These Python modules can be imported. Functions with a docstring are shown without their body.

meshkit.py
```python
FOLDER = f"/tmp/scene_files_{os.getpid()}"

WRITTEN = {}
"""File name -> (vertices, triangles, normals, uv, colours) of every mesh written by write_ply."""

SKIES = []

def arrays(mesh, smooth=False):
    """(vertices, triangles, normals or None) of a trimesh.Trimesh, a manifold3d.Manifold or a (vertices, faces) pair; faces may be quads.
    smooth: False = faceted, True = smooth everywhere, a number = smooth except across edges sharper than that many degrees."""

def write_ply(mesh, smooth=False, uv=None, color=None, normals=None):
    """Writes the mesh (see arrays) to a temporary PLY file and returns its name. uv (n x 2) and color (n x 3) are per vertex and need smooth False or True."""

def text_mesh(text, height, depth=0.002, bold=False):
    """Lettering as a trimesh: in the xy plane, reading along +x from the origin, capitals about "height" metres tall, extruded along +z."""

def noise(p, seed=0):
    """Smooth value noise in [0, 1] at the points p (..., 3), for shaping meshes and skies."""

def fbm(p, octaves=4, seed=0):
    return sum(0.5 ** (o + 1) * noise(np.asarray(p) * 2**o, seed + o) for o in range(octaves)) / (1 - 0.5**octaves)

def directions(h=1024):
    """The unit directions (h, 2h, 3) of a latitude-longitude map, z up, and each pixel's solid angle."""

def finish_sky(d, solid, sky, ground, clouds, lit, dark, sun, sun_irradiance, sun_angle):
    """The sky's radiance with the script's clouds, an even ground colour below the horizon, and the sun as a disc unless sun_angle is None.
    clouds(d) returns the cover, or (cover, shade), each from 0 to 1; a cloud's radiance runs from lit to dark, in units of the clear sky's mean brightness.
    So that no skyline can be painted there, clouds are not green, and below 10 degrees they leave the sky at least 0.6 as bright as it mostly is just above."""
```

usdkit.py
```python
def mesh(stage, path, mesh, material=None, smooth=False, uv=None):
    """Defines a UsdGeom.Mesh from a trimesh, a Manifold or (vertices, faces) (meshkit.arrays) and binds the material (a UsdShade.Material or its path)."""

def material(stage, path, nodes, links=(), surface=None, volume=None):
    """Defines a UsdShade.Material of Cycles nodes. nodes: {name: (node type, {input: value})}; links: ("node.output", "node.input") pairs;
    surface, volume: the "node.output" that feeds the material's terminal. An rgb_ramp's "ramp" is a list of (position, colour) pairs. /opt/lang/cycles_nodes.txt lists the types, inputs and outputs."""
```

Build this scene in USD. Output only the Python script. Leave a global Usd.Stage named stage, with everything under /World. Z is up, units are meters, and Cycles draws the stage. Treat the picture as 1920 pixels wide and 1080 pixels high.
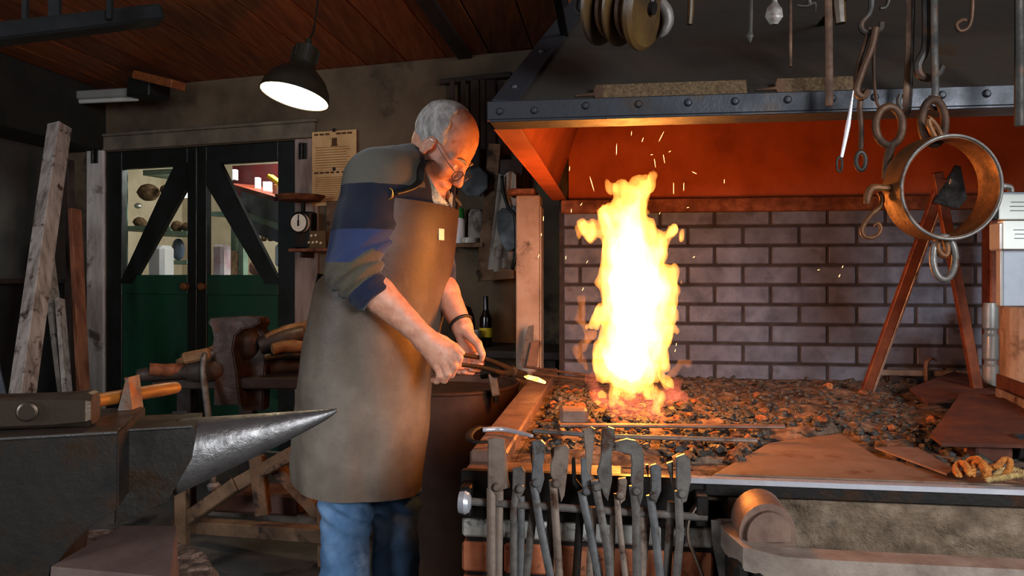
import math, random
import numpy as np, trimesh, usdkit, meshkit
from shapely.geometry import Polygon, box as sbox, Point
from pxr import Usd, UsdGeom, UsdLux, UsdShade, Gf, Sdf

stage = Usd.Stage.CreateInMemory()
UsdGeom.SetStageUpAxis(stage, 'Z')
UsdGeom.SetStageMetersPerUnit(stage, 1.0)
W = UsdGeom.Xform.Define(stage, '/World')
UsdGeom.Scope.Define(stage, '/World/Looks')
rnd = random.Random(7)

# ---------------------------------------------------------------- camera, light, exposure
EYE, FOC, HOR = np.array([0, 0, 1.15]), 1400.0, 516.0
cam = UsdGeom.Camera.Define(stage, '/World/camera')
cam.CreateHorizontalApertureAttr(36.0)
cam.CreateFocalLengthAttr(36.0 * FOC / 1920)
cam.CreateVerticalApertureOffsetAttr(-36.0 * (540 - HOR) / 1920)
cam.CreateClippingRangeAttr(Gf.Vec2f(0.02, 100))
cam.AddTranslateOp().Set(Gf.Vec3d(*EYE))
cam.AddRotateXOp().Set(90.0)
cam.CreateExposureAttr(0.0)

def rect_light(name, pos, aim, w, h, power, col):
    l = UsdLux.RectLight.Define(stage, '/World/' + name)
    l.CreateWidthAttr(w); l.CreateHeightAttr(h); l.CreateIntensityAttr(power); l.CreateColorAttr(Gf.Vec3f(*col))
    z = np.array(pos, float) - np.array(aim, float); z /= np.linalg.norm(z)
    x = np.cross([0, 0, 1.0], z); x /= np.linalg.norm(x); y = np.cross(z, x)
    m = np.eye(4); m[0, :3], m[1, :3], m[2, :3], m[3, :3] = x, y, z, pos
    l.AddTransformOp().Set(Gf.Matrix4d(m.tolist()))
    return l

# daylight through the workshop's windows (behind and right of the camera) and through the shop's window beyond the doors
rect_light('window_daylight', (1.9, -1.42, 1.85), (0.5, 2.4, 0.9), 1.5, 1.1, 38.0, (0.83, 0.91, 1.0))
rect_light('side_window_daylight', (-3.0, -0.4, 1.65), (-0.2, 2.2, 0.9), 1.1, 1.0, 18.0, (0.78, 0.88, 1.0))
rect_light('shop_daylight', (-1.5, 6.2, 2.2), (-2.6, 6.9, 0.9), 1.3, 0.5, 28.0, (0.95, 0.97, 0.92))
FIRE = 72.0                                                   # strength of the burning core
LAMP = 100.0                                                   # strength of the pendant's bulb

# ---------------------------------------------------------------- helpers
A = np.array
def unit(v): v = A(v, float); return v / max(np.linalg.norm(v), 1e-12)
def ray(px, py): return A([(px - 960) / FOC, 1.0, (HOR - py) / FOC])
def P(px, py, Y): return EYE + ray(px, py) * Y                 # a point seen at px, py, Y metres away
def hit(px, py, p, n):
    r = ray(px, py); n = A(n, float); return EYE + r * (np.dot(A(p) - EYE, n) / np.dot(r, n))
def at_z(px, py, z): return hit(px, py, (0, 0, z), (0, 0, 1))

def lin(h):
    c = A([int(h[i:i + 2], 16) for i in (1, 3, 5)]) / 255.0
    return tuple(np.where(c <= 0.04045, c / 12.92, ((c + 0.055) / 1.055) ** 2.4))

USED = {}
def numbered(parent, name):
    k = (parent, name); n = USED.get(k, 0); USED[k] = n + 1
    return parent + '/' + (name if n == 0 else f'{name}_{n:03d}')
def data(prim, **kw):
    for k, v in kw.items():
        if v: prim.SetCustomDataByKey(k, v)
class T:                                                        # a thing: an Xform at its base, parts are given in world metres
    def __init__(s, name, label=None, cat=None, group=None, loc=(0, 0, 0), kind=None):
        s.path = numbered('/World', name); s.loc = A(loc, float)
        s.x = UsdGeom.Xform.Define(stage, s.path); s.x.AddTranslateOp().Set(Gf.Vec3d(*map(float, s.loc)))
        s.prim = s.x.GetPrim(); data(s.prim, label=label, category=cat, group=group, kind=kind)
    def part(s, name, mesh, mat, smooth=30, label=None, parent=None, kind=None):
        m = mesh.copy(); m.apply_translation(-s.loc)
        pth = numbered(parent or s.path, name)
        p = usdkit.mesh(stage, pth, m, MAT[mat], smooth)
        data(p.GetPrim(), label=label, kind=kind)
        return pth
def solo(name, mesh, mat, label=None, cat=None, group=None, kind=None, smooth=30):
    pth = numbered('/World', name)
    p = usdkit.mesh(stage, pth, mesh, MAT[mat], smooth)
    data(p.GetPrim(), label=label, category=cat, group=group, kind=kind)
    return pth

def cat(*ms):
    ms = [m for x in ms for m in (x if isinstance(x, (list, tuple)) else [x])]
    return trimesh.util.concatenate(ms)
def frame(x, y, z, o):
    m = np.eye(4); m[:3, 0], m[:3, 1], m[:3, 2], m[:3, 3] = x, y, z, o; return m
def box(size, bev=0.0, M=None, c=(0, 0, 0)):
    """a box with chamfered edges, 44 triangles"""
    h = A(size, float) / 2; b = min(bev, 0.45 * min(size))
    if b <= 0:
        m = trimesh.creation.box(size)
    else:
        pts = []
        for s in np.ndindex(2, 2, 2):
            s = A(s) * 2 - 1
            for k in range(3):
                q = h - b; q[k] = h[k]; pts.append(s * q)
        m = trimesh.convex.convex_hull(A(pts))
    m.apply_translation(c)
    if M is not None: m.apply_transform(M)
    return m
def beam(p, q, w, h, bev=0.002, up=(0, 0, 1), roll=0):
    """a chamfered bar from p to q, w wide and h along up"""
    p, q = A(p, float), A(q, float); x = unit(q - p); u = A(up, float)
    if abs(np.dot(x, unit(u))) > 0.98: u = A([0, 1.0, 0])
    y = unit(np.cross(u, x)); z = np.cross(x, y)
    if roll: y, z = math.cos(roll) * y + math.sin(roll) * z, -math.sin(roll) * y + math.cos(roll) * z
    return box((np.linalg.norm(q - p), w, h), bev, frame(x, y, z, (p + q) / 2))
def spline(pts, n=6):
    pts = A(pts, float)
    if len(pts) < 3: return pts
    e = np.vstack([2 * pts[0] - pts[1], pts, 2 * pts[-1] - pts[-2]]); out = []
    for i in range(1, len(e) - 2):
        for t in np.arange(n) / n:
            a, b, c, d = e[i - 1:i + 3]
            out.append(0.5 * (2 * b + (c - a) * t + (2 * a - 5 * b + 4 * c - d) * t * t + (3 * b - a - 3 * c + d) * t ** 3))
    return A(out + [pts[-1]])
def tube(pts, r, n=8, closed=False, flat=1.0, up=None, smooth=0):
    """a swept bar along pts; r a number or one per point; flat squeezes the section along up"""
    pts = A(pts, float); r = np.broadcast_to(A(r, float), (len(pts),)).copy()
    if smooth:
        t0 = np.linspace(0, 1, len(pts)); pts = spline(pts, smooth); r = np.interp(np.linspace(0, 1, len(pts)), t0, r)
    m = len(pts)
    if closed: tan = np.roll(pts, -1, 0) - np.roll(pts, 1, 0)
    else: tan = np.gradient(pts, axis=0)
    tan /= np.maximum(np.linalg.norm(tan, axis=1, keepdims=True), 1e-9)
    u = A(up, float) if up is not None else (A([0, 0, 1.0]) if abs(tan[0, 2]) < 0.9 else A([1.0, 0, 0]))
    rings = []
    for i in range(m):
        u = (A(up, float) if up is not None else u); u = u - tan[i] * np.dot(u, tan[i])
        if np.linalg.norm(u) < 1e-6: u = np.cross(tan[i], [0.3, 0.5, 0.8])
        u = unit(u); s = np.cross(tan[i], u)
        th = np.arange(n) / n * 2 * np.pi + np.pi / n
        rings.append(pts[i] + r[i] * (np.outer(np.cos(th), s) + flat * np.outer(np.sin(th), u)))
    v = np.vstack(rings); f = []
    for i in range(m if closed else m - 1):
        a, b = i * n, ((i + 1) % m) * n
        for k in range(n):
            l = (k + 1) % n; f += [[a + k, a + l, b + l], [a + k, b + l, b + k]]
    if not closed:
        v = np.vstack([v, pts[0], pts[-1]])
        for k in range(n):
            l = (k + 1) % n; f += [[m * n, l, k], [m * n + 1, (m - 1) * n + k, (m - 1) * n + l]]
    t = trimesh.Trimesh(v, f, process=False); 
    if t.volume < 0: t.invert()
    return t
def lathe(prof, n=32, o=(0, 0, 0), z=(0, 0, 1)):
    z = unit(z); x = unit(np.cross([0.1, 1, 0.2], z)); y = np.cross(z, x)
    m = trimesh.creation.revolve(A(prof, float), sections=n)
    if m.is_watertight and m.volume < 0: m.invert()
    m.apply_transform(frame(x, y, z, o)); return m
def prism(poly, th, M, bev=0.0):
    """a polygon in the xy plane of M, th thick along z from 0, with chamfered rims"""
    p = poly if isinstance(poly, Polygon) else Polygon(poly)
    if not p.is_valid: p = p.buffer(0)
    if bev > 0:
        import manifold3d as m3
        def cs(g):
            rings = [A(g.exterior.coords)[:-1]] + [A(r.coords)[:-1] for r in g.interiors]
            return m3.CrossSection(rings, m3.FillRule.EvenOdd)
        inner = p.buffer(-bev, join_style=2)
        if not inner.is_empty and inner.geom_type == 'Polygon':
            man = m3.Manifold.extrude(cs(p), th - 2 * bev).translate((0, 0, bev)) + m3.Manifold.extrude(cs(inner), th)
            q = man.to_mesh(); m = trimesh.Trimesh(q.vert_properties[:, :3], q.tri_verts, process=False)
            m.apply_transform(M)
            return m
    m = trimesh.creation.extrude_polygon(p, th, engine='earcut'); m.apply_transform(M)
    if m.volume < 0: m.invert()
    return m
def roughen(m, amp, scale, seed=0, sub=0):
    for _ in range(sub): m = m.subdivide()
    m = m.copy(); m.merge_vertices()
    d = meshkit.fbm(m.vertices * scale, 3, seed) - 0.5
    m.vertices = m.vertices + m.vertex_normals * (d * 2 * amp)[:, None]; return m
def grid_mesh(V):
    """a (rows, cols, 3) grid as a mesh"""
    a, b, _ = V.shape; i = np.arange(a * b).reshape(a, b)
    q = np.stack([i[:-1, :-1], i[:-1, 1:], i[1:, 1:], i[1:, :-1]], -1).reshape(-1, 4)
    return trimesh.Trimesh(V.reshape(-1, 3), np.vstack([q[:, [0, 1, 2]], q[:, [0, 2, 3]]]), process=False)
def sheet(V, th):
    """a grid given thickness th"""
    g = grid_mesh(V); n = g.vertex_normals; a, b, _ = V.shape; N = a * b
    v = np.vstack([g.vertices, g.vertices - n * th]); f = [g.faces, g.faces[:, ::-1] + N]
    i = np.arange(N).reshape(a, b); rim = np.concatenate([i[0], i[1:, -1], i[-1, -2::-1], i[-2:0:-1, 0]]); nx = np.roll(rim, -1)
    f += [np.stack([rim, rim + N, nx + N], 1), np.stack([rim, nx + N, nx], 1)]
    return trimesh.Trimesh(v, np.vstack(f), process=False)

# signed distances and a sparse surface-nets mesher
def cap(p, a, b, ra, rb=None):
    a, b = A(a, float), A(b, float); rb = ra if rb is None else rb; d = b - a
    t = np.clip((p - a) @ d / max(d @ d, 1e-12), 0, 1)
    return np.linalg.norm(p - a - t[:, None] * d, axis=1) - (ra + t * (rb - ra))
def ell(p, c, r, R=None):
    q = p - A(c, float)
    if R is not None: q = q @ A(R).T
    r = A(r, float); k0 = np.linalg.norm(q / r, axis=1); k1 = np.linalg.norm(q / r ** 2, axis=1)
    return k0 * (k0 - 1) / np.maximum(k1, 1e-9)
def smin(a, b, k):
    h = np.clip(0.5 + 0.5 * (b - a) / k, 0, 1); return b + (a - b) * h - k * h * (1 - h)
def smax(a, b, k): return -smin(-a, -b, k)
def nets(f, lo, hi, h, block=4):
    lo, hi = A(lo, float), A(hi, float); n = (np.ceil((hi - lo) / h / block).astype(int) + 1); H = h * block
    ax = [lo[k] + (np.arange(n[k]) + 0.5) * H for k in range(3)]
    C = np.stack(np.meshgrid(*ax, indexing='ij'), -1).reshape(-1, 3); fc = f(C).reshape(n)
    F = np.repeat(np.repeat(np.repeat(fc, block, 0), block, 1), block, 2).astype(np.float32)
    near = np.abs(fc) < H * 1.35
    m = np.repeat(np.repeat(np.repeat(near, block, 0), block, 1), block, 2)
    idx = np.argwhere(m); F[m] = f(lo + (idx + 0.5) * h)
    F[0], F[-1], F[:, 0], F[:, -1], F[:, :, 0], F[:, :, -1] = [np.abs(x) + 1e-4 for x in (F[0], F[-1], F[:, 0], F[:, -1], F[:, :, 0], F[:, :, -1])]
    S = F < 0; d = A(F.shape)
    c = [S[i:d[0] - 1 + i, j:d[1] - 1 + j, k:d[2] - 1 + k] for i, j, k in np.ndindex(2, 2, 2)]
    s = sum(x.astype(np.int8) for x in c); act = (s > 0) & (s < 8)
    cells = np.argwhere(act); vid = -np.ones(act.shape, int); vid[act] = np.arange(len(cells))
    tot, cnt = np.zeros((len(cells), 3)), np.zeros(len(cells))
    corners = list(np.ndindex(2, 2, 2))
    for a in corners:
        for k in range(3):
            if a[k]: continue
            b = list(a); b[k] = 1
            fa, fb = F[tuple((cells + a).T)], F[tuple((cells + b).T)]
            x = (fa < 0) != (fb < 0); t = np.where(x, fa / np.where(fa == fb, 1, fa - fb), 0)
            pt = cells + A(a, float) + 0; pt = pt.astype(float); pt[:, k] += t
            tot[x] += pt[x]; cnt[x] += 1
    V = lo + (tot / np.maximum(cnt, 1)[:, None] + 0.5) * h
    Q = []
    for k in range(3):
        sl0 = [slice(0, None)] * 3; sl1 = [slice(0, None)] * 3; sl0[k] = slice(0, -1); sl1[k] = slice(1, None)
        s0, s1 = S[tuple(sl0)], S[tuple(sl1)]
        e = np.argwhere(s0 != s1); i, j = [(1, 2), (2, 0), (0, 1)][k]
        ok = (e[:, i] > 0) & (e[:, j] > 0) & (e[:, i] < d[i] - 1) & (e[:, j] < d[j] - 1); e = e[ok]
        def at(di, dj):
            q = e.copy(); q[:, i] -= di; q[:, j] -= dj; return vid[tuple(q.T)]
        q = np.stack([at(1, 1), at(0, 1), at(0, 0), at(1, 0)], 1); inside = S[tuple(e.T)]
        q[~inside] = q[~inside][:, ::-1]; Q.append(q)
    Q = np.vstack(Q); Q = Q[(Q >= 0).all(1)]
    return trimesh.Trimesh(V, np.vstack([Q[:, [0, 1, 2]], Q[:, [0, 2, 3]]]), process=False)

# ---------------------------------------------------------------- materials
MAT = {}
def pm(name, cols, scale=8.0, rough=0.6, metal=0.0, bump=0.0, bscale=None, det=5, stretch=(1, 1, 1), rrange=0.15, spec=0.4, rnd_v=0.0, extra=None, dist=0.0, wear=None, rot=(0, 0, 0)):
    """cols: colours along a noise; bump in metres; rnd_v: brightness spread between pieces; wear: (colour, scale, amount) of blotches"""
    cols = [lin(c) if isinstance(c, str) else c for c in cols]
    N = {'g': ('geometry', {}), 'm': ('mapping', {'scale': stretch, 'rotation': rot}), 'n': ('noise_texture', {'scale': scale, 'detail': float(det), 'roughness': 0.6, 'distortion': dist}),
         'r': ('rgb_ramp', {'ramp': [(0.3 + 0.4 * i / max(len(cols) - 1, 1), c) for i, c in enumerate(cols)]}),
         'rr': ('map_range', {'from_min': 0.3, 'from_max': 0.7, 'to_min': rough + rrange, 'to_max': max(0.05, rough - rrange)}),
         'p': ('principled_bsdf', {'metallic': metal, 'specular_ior_level': spec, **(extra or {})})}
    L = [('g.position', 'm.vector'), ('m.vector', 'n.vector'), ('n.fac', 'r.fac'), ('n.fac', 'rr.value'), ('rr.result', 'p.roughness')]
    col = 'r.color'
    if wear:
        N['wn'] = ('noise_texture', {'scale': wear[1], 'detail': 6.0, 'roughness': 0.65}); N['wr'] = ('map_range', {'from_min': 0.62 - 0.2 * wear[2], 'from_max': 0.72 - 0.2 * wear[2], 'clamp': True})
        N['wm'] = ('mix_color', {'b': lin(wear[0])}); L += [('g.position', 'wn.vector'), ('wn.fac', 'wr.value'), ('wr.result', 'wm.fac'), (col, 'wm.a')]; col = 'wm.result'
    if rnd_v:
        N['i'] = ('geometry', {}) if False else ('object_info', {}); N['h'] = ('hsv', {}); N['hv'] = ('map_range', {'to_min': 1 - rnd_v, 'to_max': 1 + rnd_v})
        L += [('i.random', 'hv.value'), ('hv.result', 'h.value'), (col, 'h.color')]; col = 'h.color'
    L.append((col, 'p.base_color'))
    if bump:
        N['bn'] = ('noise_texture', {'scale': bscale or scale * 4, 'detail': 5.0, 'roughness': 0.65}); N['b'] = ('bump', {'distance': bump, 'strength': 1.0})
        L += [('m.vector', 'bn.vector'), ('bn.fac', 'b.height'), ('b.normal', 'p.normal')]
    MAT[name] = usdkit.material(stage, '/World/Looks/' + name, N, L, surface='p.BSDF')
def glow(name, col, strength):
    MAT[name] = usdkit.material(stage, '/World/Looks/' + name, {'e': ('emission', {'color': col, 'strength': strength})}, surface='e.emission')
def glass(name, tint=(0.95, 0.97, 0.96)):
    MAT[name] = usdkit.material(stage, '/World/Looks/' + name, {'f': ('layer_weight', {'blend': 0.5}), 'w': ('math', {'math_type': 'power', 'value2': 4.0}), 'r': ('map_range', {'to_min': 0.04, 'to_max': 0.8}), 't': ('transparent_bsdf', {'color': tint}), 'g': ('glossy_bsdf', {'color': (1, 1, 1), 'roughness': 0.02}), 'x': ('mix_closure', {})},
        [('f.facing', 'w.value1'), ('w.value', 'r.value'), ('r.result', 'x.fac'), ('t.BSDF', 'x.closure1'), ('g.BSDF', 'x.closure2')], surface='x.closure')

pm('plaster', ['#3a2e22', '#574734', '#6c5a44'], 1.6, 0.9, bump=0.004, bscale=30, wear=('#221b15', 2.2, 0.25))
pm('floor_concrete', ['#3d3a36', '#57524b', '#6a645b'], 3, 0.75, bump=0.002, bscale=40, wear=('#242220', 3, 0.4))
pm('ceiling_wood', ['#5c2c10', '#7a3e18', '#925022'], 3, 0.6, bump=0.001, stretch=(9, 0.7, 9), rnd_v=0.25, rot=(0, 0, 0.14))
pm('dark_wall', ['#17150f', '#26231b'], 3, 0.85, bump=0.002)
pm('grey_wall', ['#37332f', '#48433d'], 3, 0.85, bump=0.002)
pm('black_wood', ['#0b0c09', '#15160f'], 6, 0.5, bump=0.0006)
pm('green_paint', ['#0d2c1c', '#143a26', '#18422b'], 4, 0.5, bump=0.0006, wear=('#0a1f14', 3, 0.4))
pm('pale_trim', ['#8b7f77', '#b5a9a0', '#c8beb6'], 5, 0.7, bump=0.001, stretch=(3, 3, 0.6), wear=('#5d5048', 6, 0.3))
pm('grey_brick', ['#43454f', '#535560', '#62636f'], 14, 0.62, bump=0.0012, bscale=120, rnd_v=0.12, wear=('#3a3639', 7, 0.3))
pm('dark_mortar', ['#251f1d', '#352d2a'], 20, 0.95, bump=0.002)
pm('red_brick', ['#b0603c', '#c8754e', '#d58a63'], 14, 0.85, bump=0.002, bscale=90, rnd_v=0.15, wear=('#6b3d2c', 20, 0.4))
pm('white_brick', ['#b9b3a6', '#d8d3c8'], 20, 0.85, bump=0.002, bscale=90, wear=('#3a342e', 18, 0.55))
pm('hood_steel', ['#1e1914', '#2b251e', '#373029'], 4, 0.65, 0.1, bump=0.0008, bscale=60, wear=('#33271b', 4, 0.3))
pm('hood_inside', ['#7f3818', '#94441e', '#a45026'], 4, 0.8, 0.0, bump=0.0008, bscale=60)
pm('band_steel', ['#232326', '#313236'], 10, 0.5, 0.4, bump=0.0008, bscale=80, wear=('#33281f', 9, 0.3))
pm('iron', ['#4a443e', '#68615a', '#807970'], 25, 0.45, 0.35, bump=0.0008, bscale=90, wear=('#4a3022', 14, 0.35))
pm('dark_iron', ['#1e1b19', '#302c28'], 25, 0.5, 0.7, bump=0.0008, bscale=90, wear=('#3a2517', 14, 0.35))
pm('bright_steel', ['#b8b8bc', '#dcdce0'], 30, 0.25, 0.5, bump=0.0003, bscale=120)
pm('rusty', ['#4a2513', '#6b3a1e', '#8a5230'], 18, 0.75, 0.25, bump=0.0012, bscale=90)
pm('dark_rust', ['#381a0f', '#4f2716', '#623620'], 12, 0.8, 0.15, bump=0.0012, bscale=90)
pm('anvil_side', ['#24211e', '#34302c', '#443f39'], 14, 0.5, 0.7, bump=0.0012, bscale=60, wear=('#3b2a1d', 10, 0.35))
pm('anvil_face', ['#3a3028', '#54463a', '#6a5a4b'], 25, 0.42, 0.8, bump=0.0004, bscale=150)
pm('horn_steel', ['#5e5a58', '#7c7875', '#918d89'], 35, 0.38, 0.8, bump=0.0016, bscale=85)
pm('handle_wood', ['#6e3a12', '#93531c', '#a96628'], 9, 0.45, bump=0.0004, stretch=(1, 1, 4))
pm('old_wood', ['#4a3524', '#6a4d35', '#876549'], 8, 0.8, bump=0.0015, stretch=(1, 1, 1), wear=('#2a1d13', 9, 0.35), rnd_v=0.15)
pm('dark_wood', ['#1f140d', '#33221a'], 8, 0.75, bump=0.001)
pm('rail_steel', ['#5d453a', '#7a5f50', '#8d7160'], 14, 0.55, 0.35, bump=0.0006, bscale=90)
pm('coal', ['#1b1815', '#332e28', '#4d463d'], 60, 0.5, 0.0, bump=0.002, bscale=160, rnd_v=0.5)
pm('ash', ['#3d2b20', '#5a4334', '#78604c', '#8d7562'], 30, 0.92, bump=0.004, bscale=120, wear=('#1d1714', 12, 0.45))
pm('plate_tan', ['#66503f', '#7b6250', '#8c7461'], 6, 0.6, 0.2, bump=0.0008, wear=('#5c3220', 7, 0.25))
pm('rough_stone', ['#4e3e30', '#6b5845', '#85715c'], 22, 0.9, bump=0.010, bscale=55, wear=('#5a4c3e', 8, 0.2))
pm('trough_rim', ['#6f5f53', '#8b7a6c', '#9f8f80'], 16, 0.6, 0.25, bump=0.0012, bscale=80)
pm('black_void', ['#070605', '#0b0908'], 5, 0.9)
pm('knob_wood', ['#4a2a16', '#7a4a28'], 12, 0.4)
glass('door_glass')
pm('pale_trim2', ['#4d4337', '#665a4a', '#75684f'], 5, 0.8, bump=0.001)
pm('pink_trim', ['#6e5a50', '#8c776b', '#9c887b'], 5, 0.8, bump=0.001, stretch=(3, 3, 0.6))
pm('black_water', ['#050505', '#0a0908'], 4, 0.06, spec=0.6, rrange=0.02)
pm('pier', ['#8a6f5c', '#a58b76', '#b59d88'], 6, 0.7, 0.1, bump=0.001, wear=('#5d4232', 8, 0.2))
pm('foot_steel', ['#3e2f29', '#57443c', '#68554b'], 8, 0.6, 0.3, bump=0.001, bscale=60)
pm('stump_wood', ['#3b3029', '#574a40', '#6c5e52'], 14, 0.85, bump=0.004, bscale=40, stretch=(1, 1, .25))
pm('end_grain', ['#1d1815', '#4b433d', '#8d857e'], 45, 0.75, bump=0.006, bscale=70)
pm('cutter_steel', ['#4a4440', '#655c55', '#7a5a44'], 22, 0.5, 0.5, bump=0.0008, wear=('#7a4426', 18, .4))
pm('iron_brown', ['#6a594d', '#8a7768', '#9e8b7c'], 25, 0.5, 0.5, bump=0.0008, bscale=90, wear=('#4a3022', 14, 0.3))
pm('iron_blue', ['#504f4e', '#6b6967', '#868380'], 25, 0.4, 0.4, bump=0.0008, bscale=90, wear=('#4a3a30', 14, 0.25))
pm('tool_iron', ['#1e1b17', '#2f2a24', '#3d372f'], 25, 0.6, 0.3, bump=0.0008, bscale=90, wear=('#4a2f1c', 14, 0.35))
pm('tool_rust', ['#2c1b10', '#452b18', '#573a22'], 20, 0.65, 0.3, bump=0.001, bscale=90)
pm('block_wood', ['#2f200f', '#4a3419', '#5f4723'], 10, 0.45, bump=0.0006)
pm('band_rust', ['#45270f', '#613a19', '#7c4d24'], 30, 0.58, 0.35, bump=0.0012, bscale=110)
pm('rasp_steel', ['#3b2c1a', '#57422a', '#6b5538'], 160, 0.6, 0.4, bump=0.002, bscale=420)
pm('skin', ['#b4765a', '#c98d70', '#d29a7e'], 30, 0.5, bump=0.0006, bscale=220, rrange=0.05, wear=('#b06a50', 40, 0.1))
pm('grey_hair', ['#77706a', '#a09890', '#c4bdb4'], 70, 0.6, bump=0.002, bscale=260, stretch=(1, 1, 0.4))
pm('black_leather', ['#15120f', '#221d18'], 10, 0.5, bump=0.0006)
pm('denim', ['#3c5775', '#557496', '#7c9aba'], 7, 0.85, bump=0.0012, bscale=240, wear=('#7f9bb8', 5, 0.22), spec=0.2)
pm('check_cloth', ['#7c8a7e', '#c6cbbb', '#8b968a', '#d6d6c8'], 70, 0.85, spec=0.2)
pm('navy_knit', ['#161822', '#20222f'], 20, 0.9, bump=0.0012, bscale=200, spec=0.2)
pm('gold_tag', ['#d8c39a', '#efe0bd'], 10, 0.6)
pm('brass', ['#8a5e22', '#b98a3c'], 20, 0.35, 0.9)
pm('wire_steel', ['#8f8f90', '#c0c0c2'], 20, 0.25, 1.0)
pm('dark_frame', ['#1a1614', '#2a2320'], 20, 0.35, 0.2)
glass('lens', (0.97, 0.97, 0.97))
pm('eye_white', ['#d8cfc6', '#e4dcd4'], 20, 0.25)
pm('boot', ['#17130f', '#2a221b'], 12, 0.6, bump=0.001)
pm('lamp_enamel', ['#14130e', '#211f17', '#2c2a20'], 12, 0.4, 0.1, spec=0.5)
pm('lamp_white', ['#e6dfcf', '#f2ecdf'], 6, 0.5)
pm('fit_grey', ['#8f8b84', '#a8a49c'], 6, 0.4, 0.3)
pm('fit_white', ['#b8b4aa', '#c8c4ba'], 6, 0.3)
pm('old_paper', ['#b18a58', '#c79e69', '#d2ab77'], 6, 0.85)
pm('print_brown', ['#4a3018', '#5c3d20'], 8, 0.9)
pm('print_faint', ['#8d6539', '#9a7142'], 12, 0.9)
pm('dial_white', ['#d8c8b0', '#e8dcc8'], 9, 0.4)
pm('rusty_wood', ['#4f2a17', '#74422a', '#8a5638'], 9, 0.8, bump=0.001, stretch=(2, 2, .5))
pm('sign_brown', ['#4a3416', '#5f4720'], 9, 0.7)
pm('vise_iron', ['#2b211b', '#3e312a', '#4e4139'], 14, 0.6, 0.45, bump=0.0015, bscale=60, wear=('#4d2f1e', 8, .35))
pm('vise_wood', ['#54351f', '#74502f', '#8b6541'], 10, 0.7, bump=0.001)
pm('paper_white', ['#e6e6ea', '#f4f4f6'], 6, 0.8)
pm('grey_wood', ['#54483e', '#75685c', '#8c7f72'], 9, 0.85, bump=0.0015, wear=('#2a221c', 9, 0.3))
pm('box_brown', ['#41281f', '#5b3a2e', '#6a4738'], 7, 0.6)
pm('red_cloth', ['#6b1512', '#952019', '#a83024'], 9, 0.7, wear=('#1c1412', 14, .4))
pm('chipped_white', ['#5e5147', '#8d8077', '#a89c92'], 7, 0.75, bump=0.0015, stretch=(4, 4, .6), wear=('#3c2c22', 16, 0.35))
glow('bulb_glow', (1.0, 0.80, 0.50), LAMP)
pm('shop_wall', ['#a8987e', '#c0b094', '#cbbca2'], 3, 0.8)
pm('shop_green', ['#6f8a76', '#8aa590'], 5, 0.6)
pm('basket', ['#3a2817', '#5a4026', '#7a5a34'], 30, 0.8, bump=0.003, bscale=60)
pm('jar_blue', ['#4e5a72', '#66738c'], 5, 0.25)
pm('orange_ball', ['#d8782a', '#e88f3e'], 5, 0.5)
pm('pink_white', ['#e6d6da', '#f4e2e6', '#e0a8b8'], 9, 0.6)
pm('skin_lump', ['#8a6250', '#a87c66'], 12, 0.7)
pm('red_dark', ['#3a1010', '#521616'], 6, 0.6)
pm('red_board', ['#7a2e1a', '#944026'], 6, 0.6)
pm('blue_board', ['#3c4a58', '#516072'], 4, 0.6)
pm('yellow_paint', ['#c8a818', '#e0c020'], 8, 0.5)
glow('shop_lamp', (0.95, 0.97, 1.0), 6.0)
pm('pale_cloth', ['#7d7267', '#9c9084', '#aaa094'], 5, 0.9, bump=0.001, wear=('#5c5148', 6, .3))
pm('green_cap', ['#1c6a2a', '#2c8a3c'], 6, 0.4)
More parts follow.
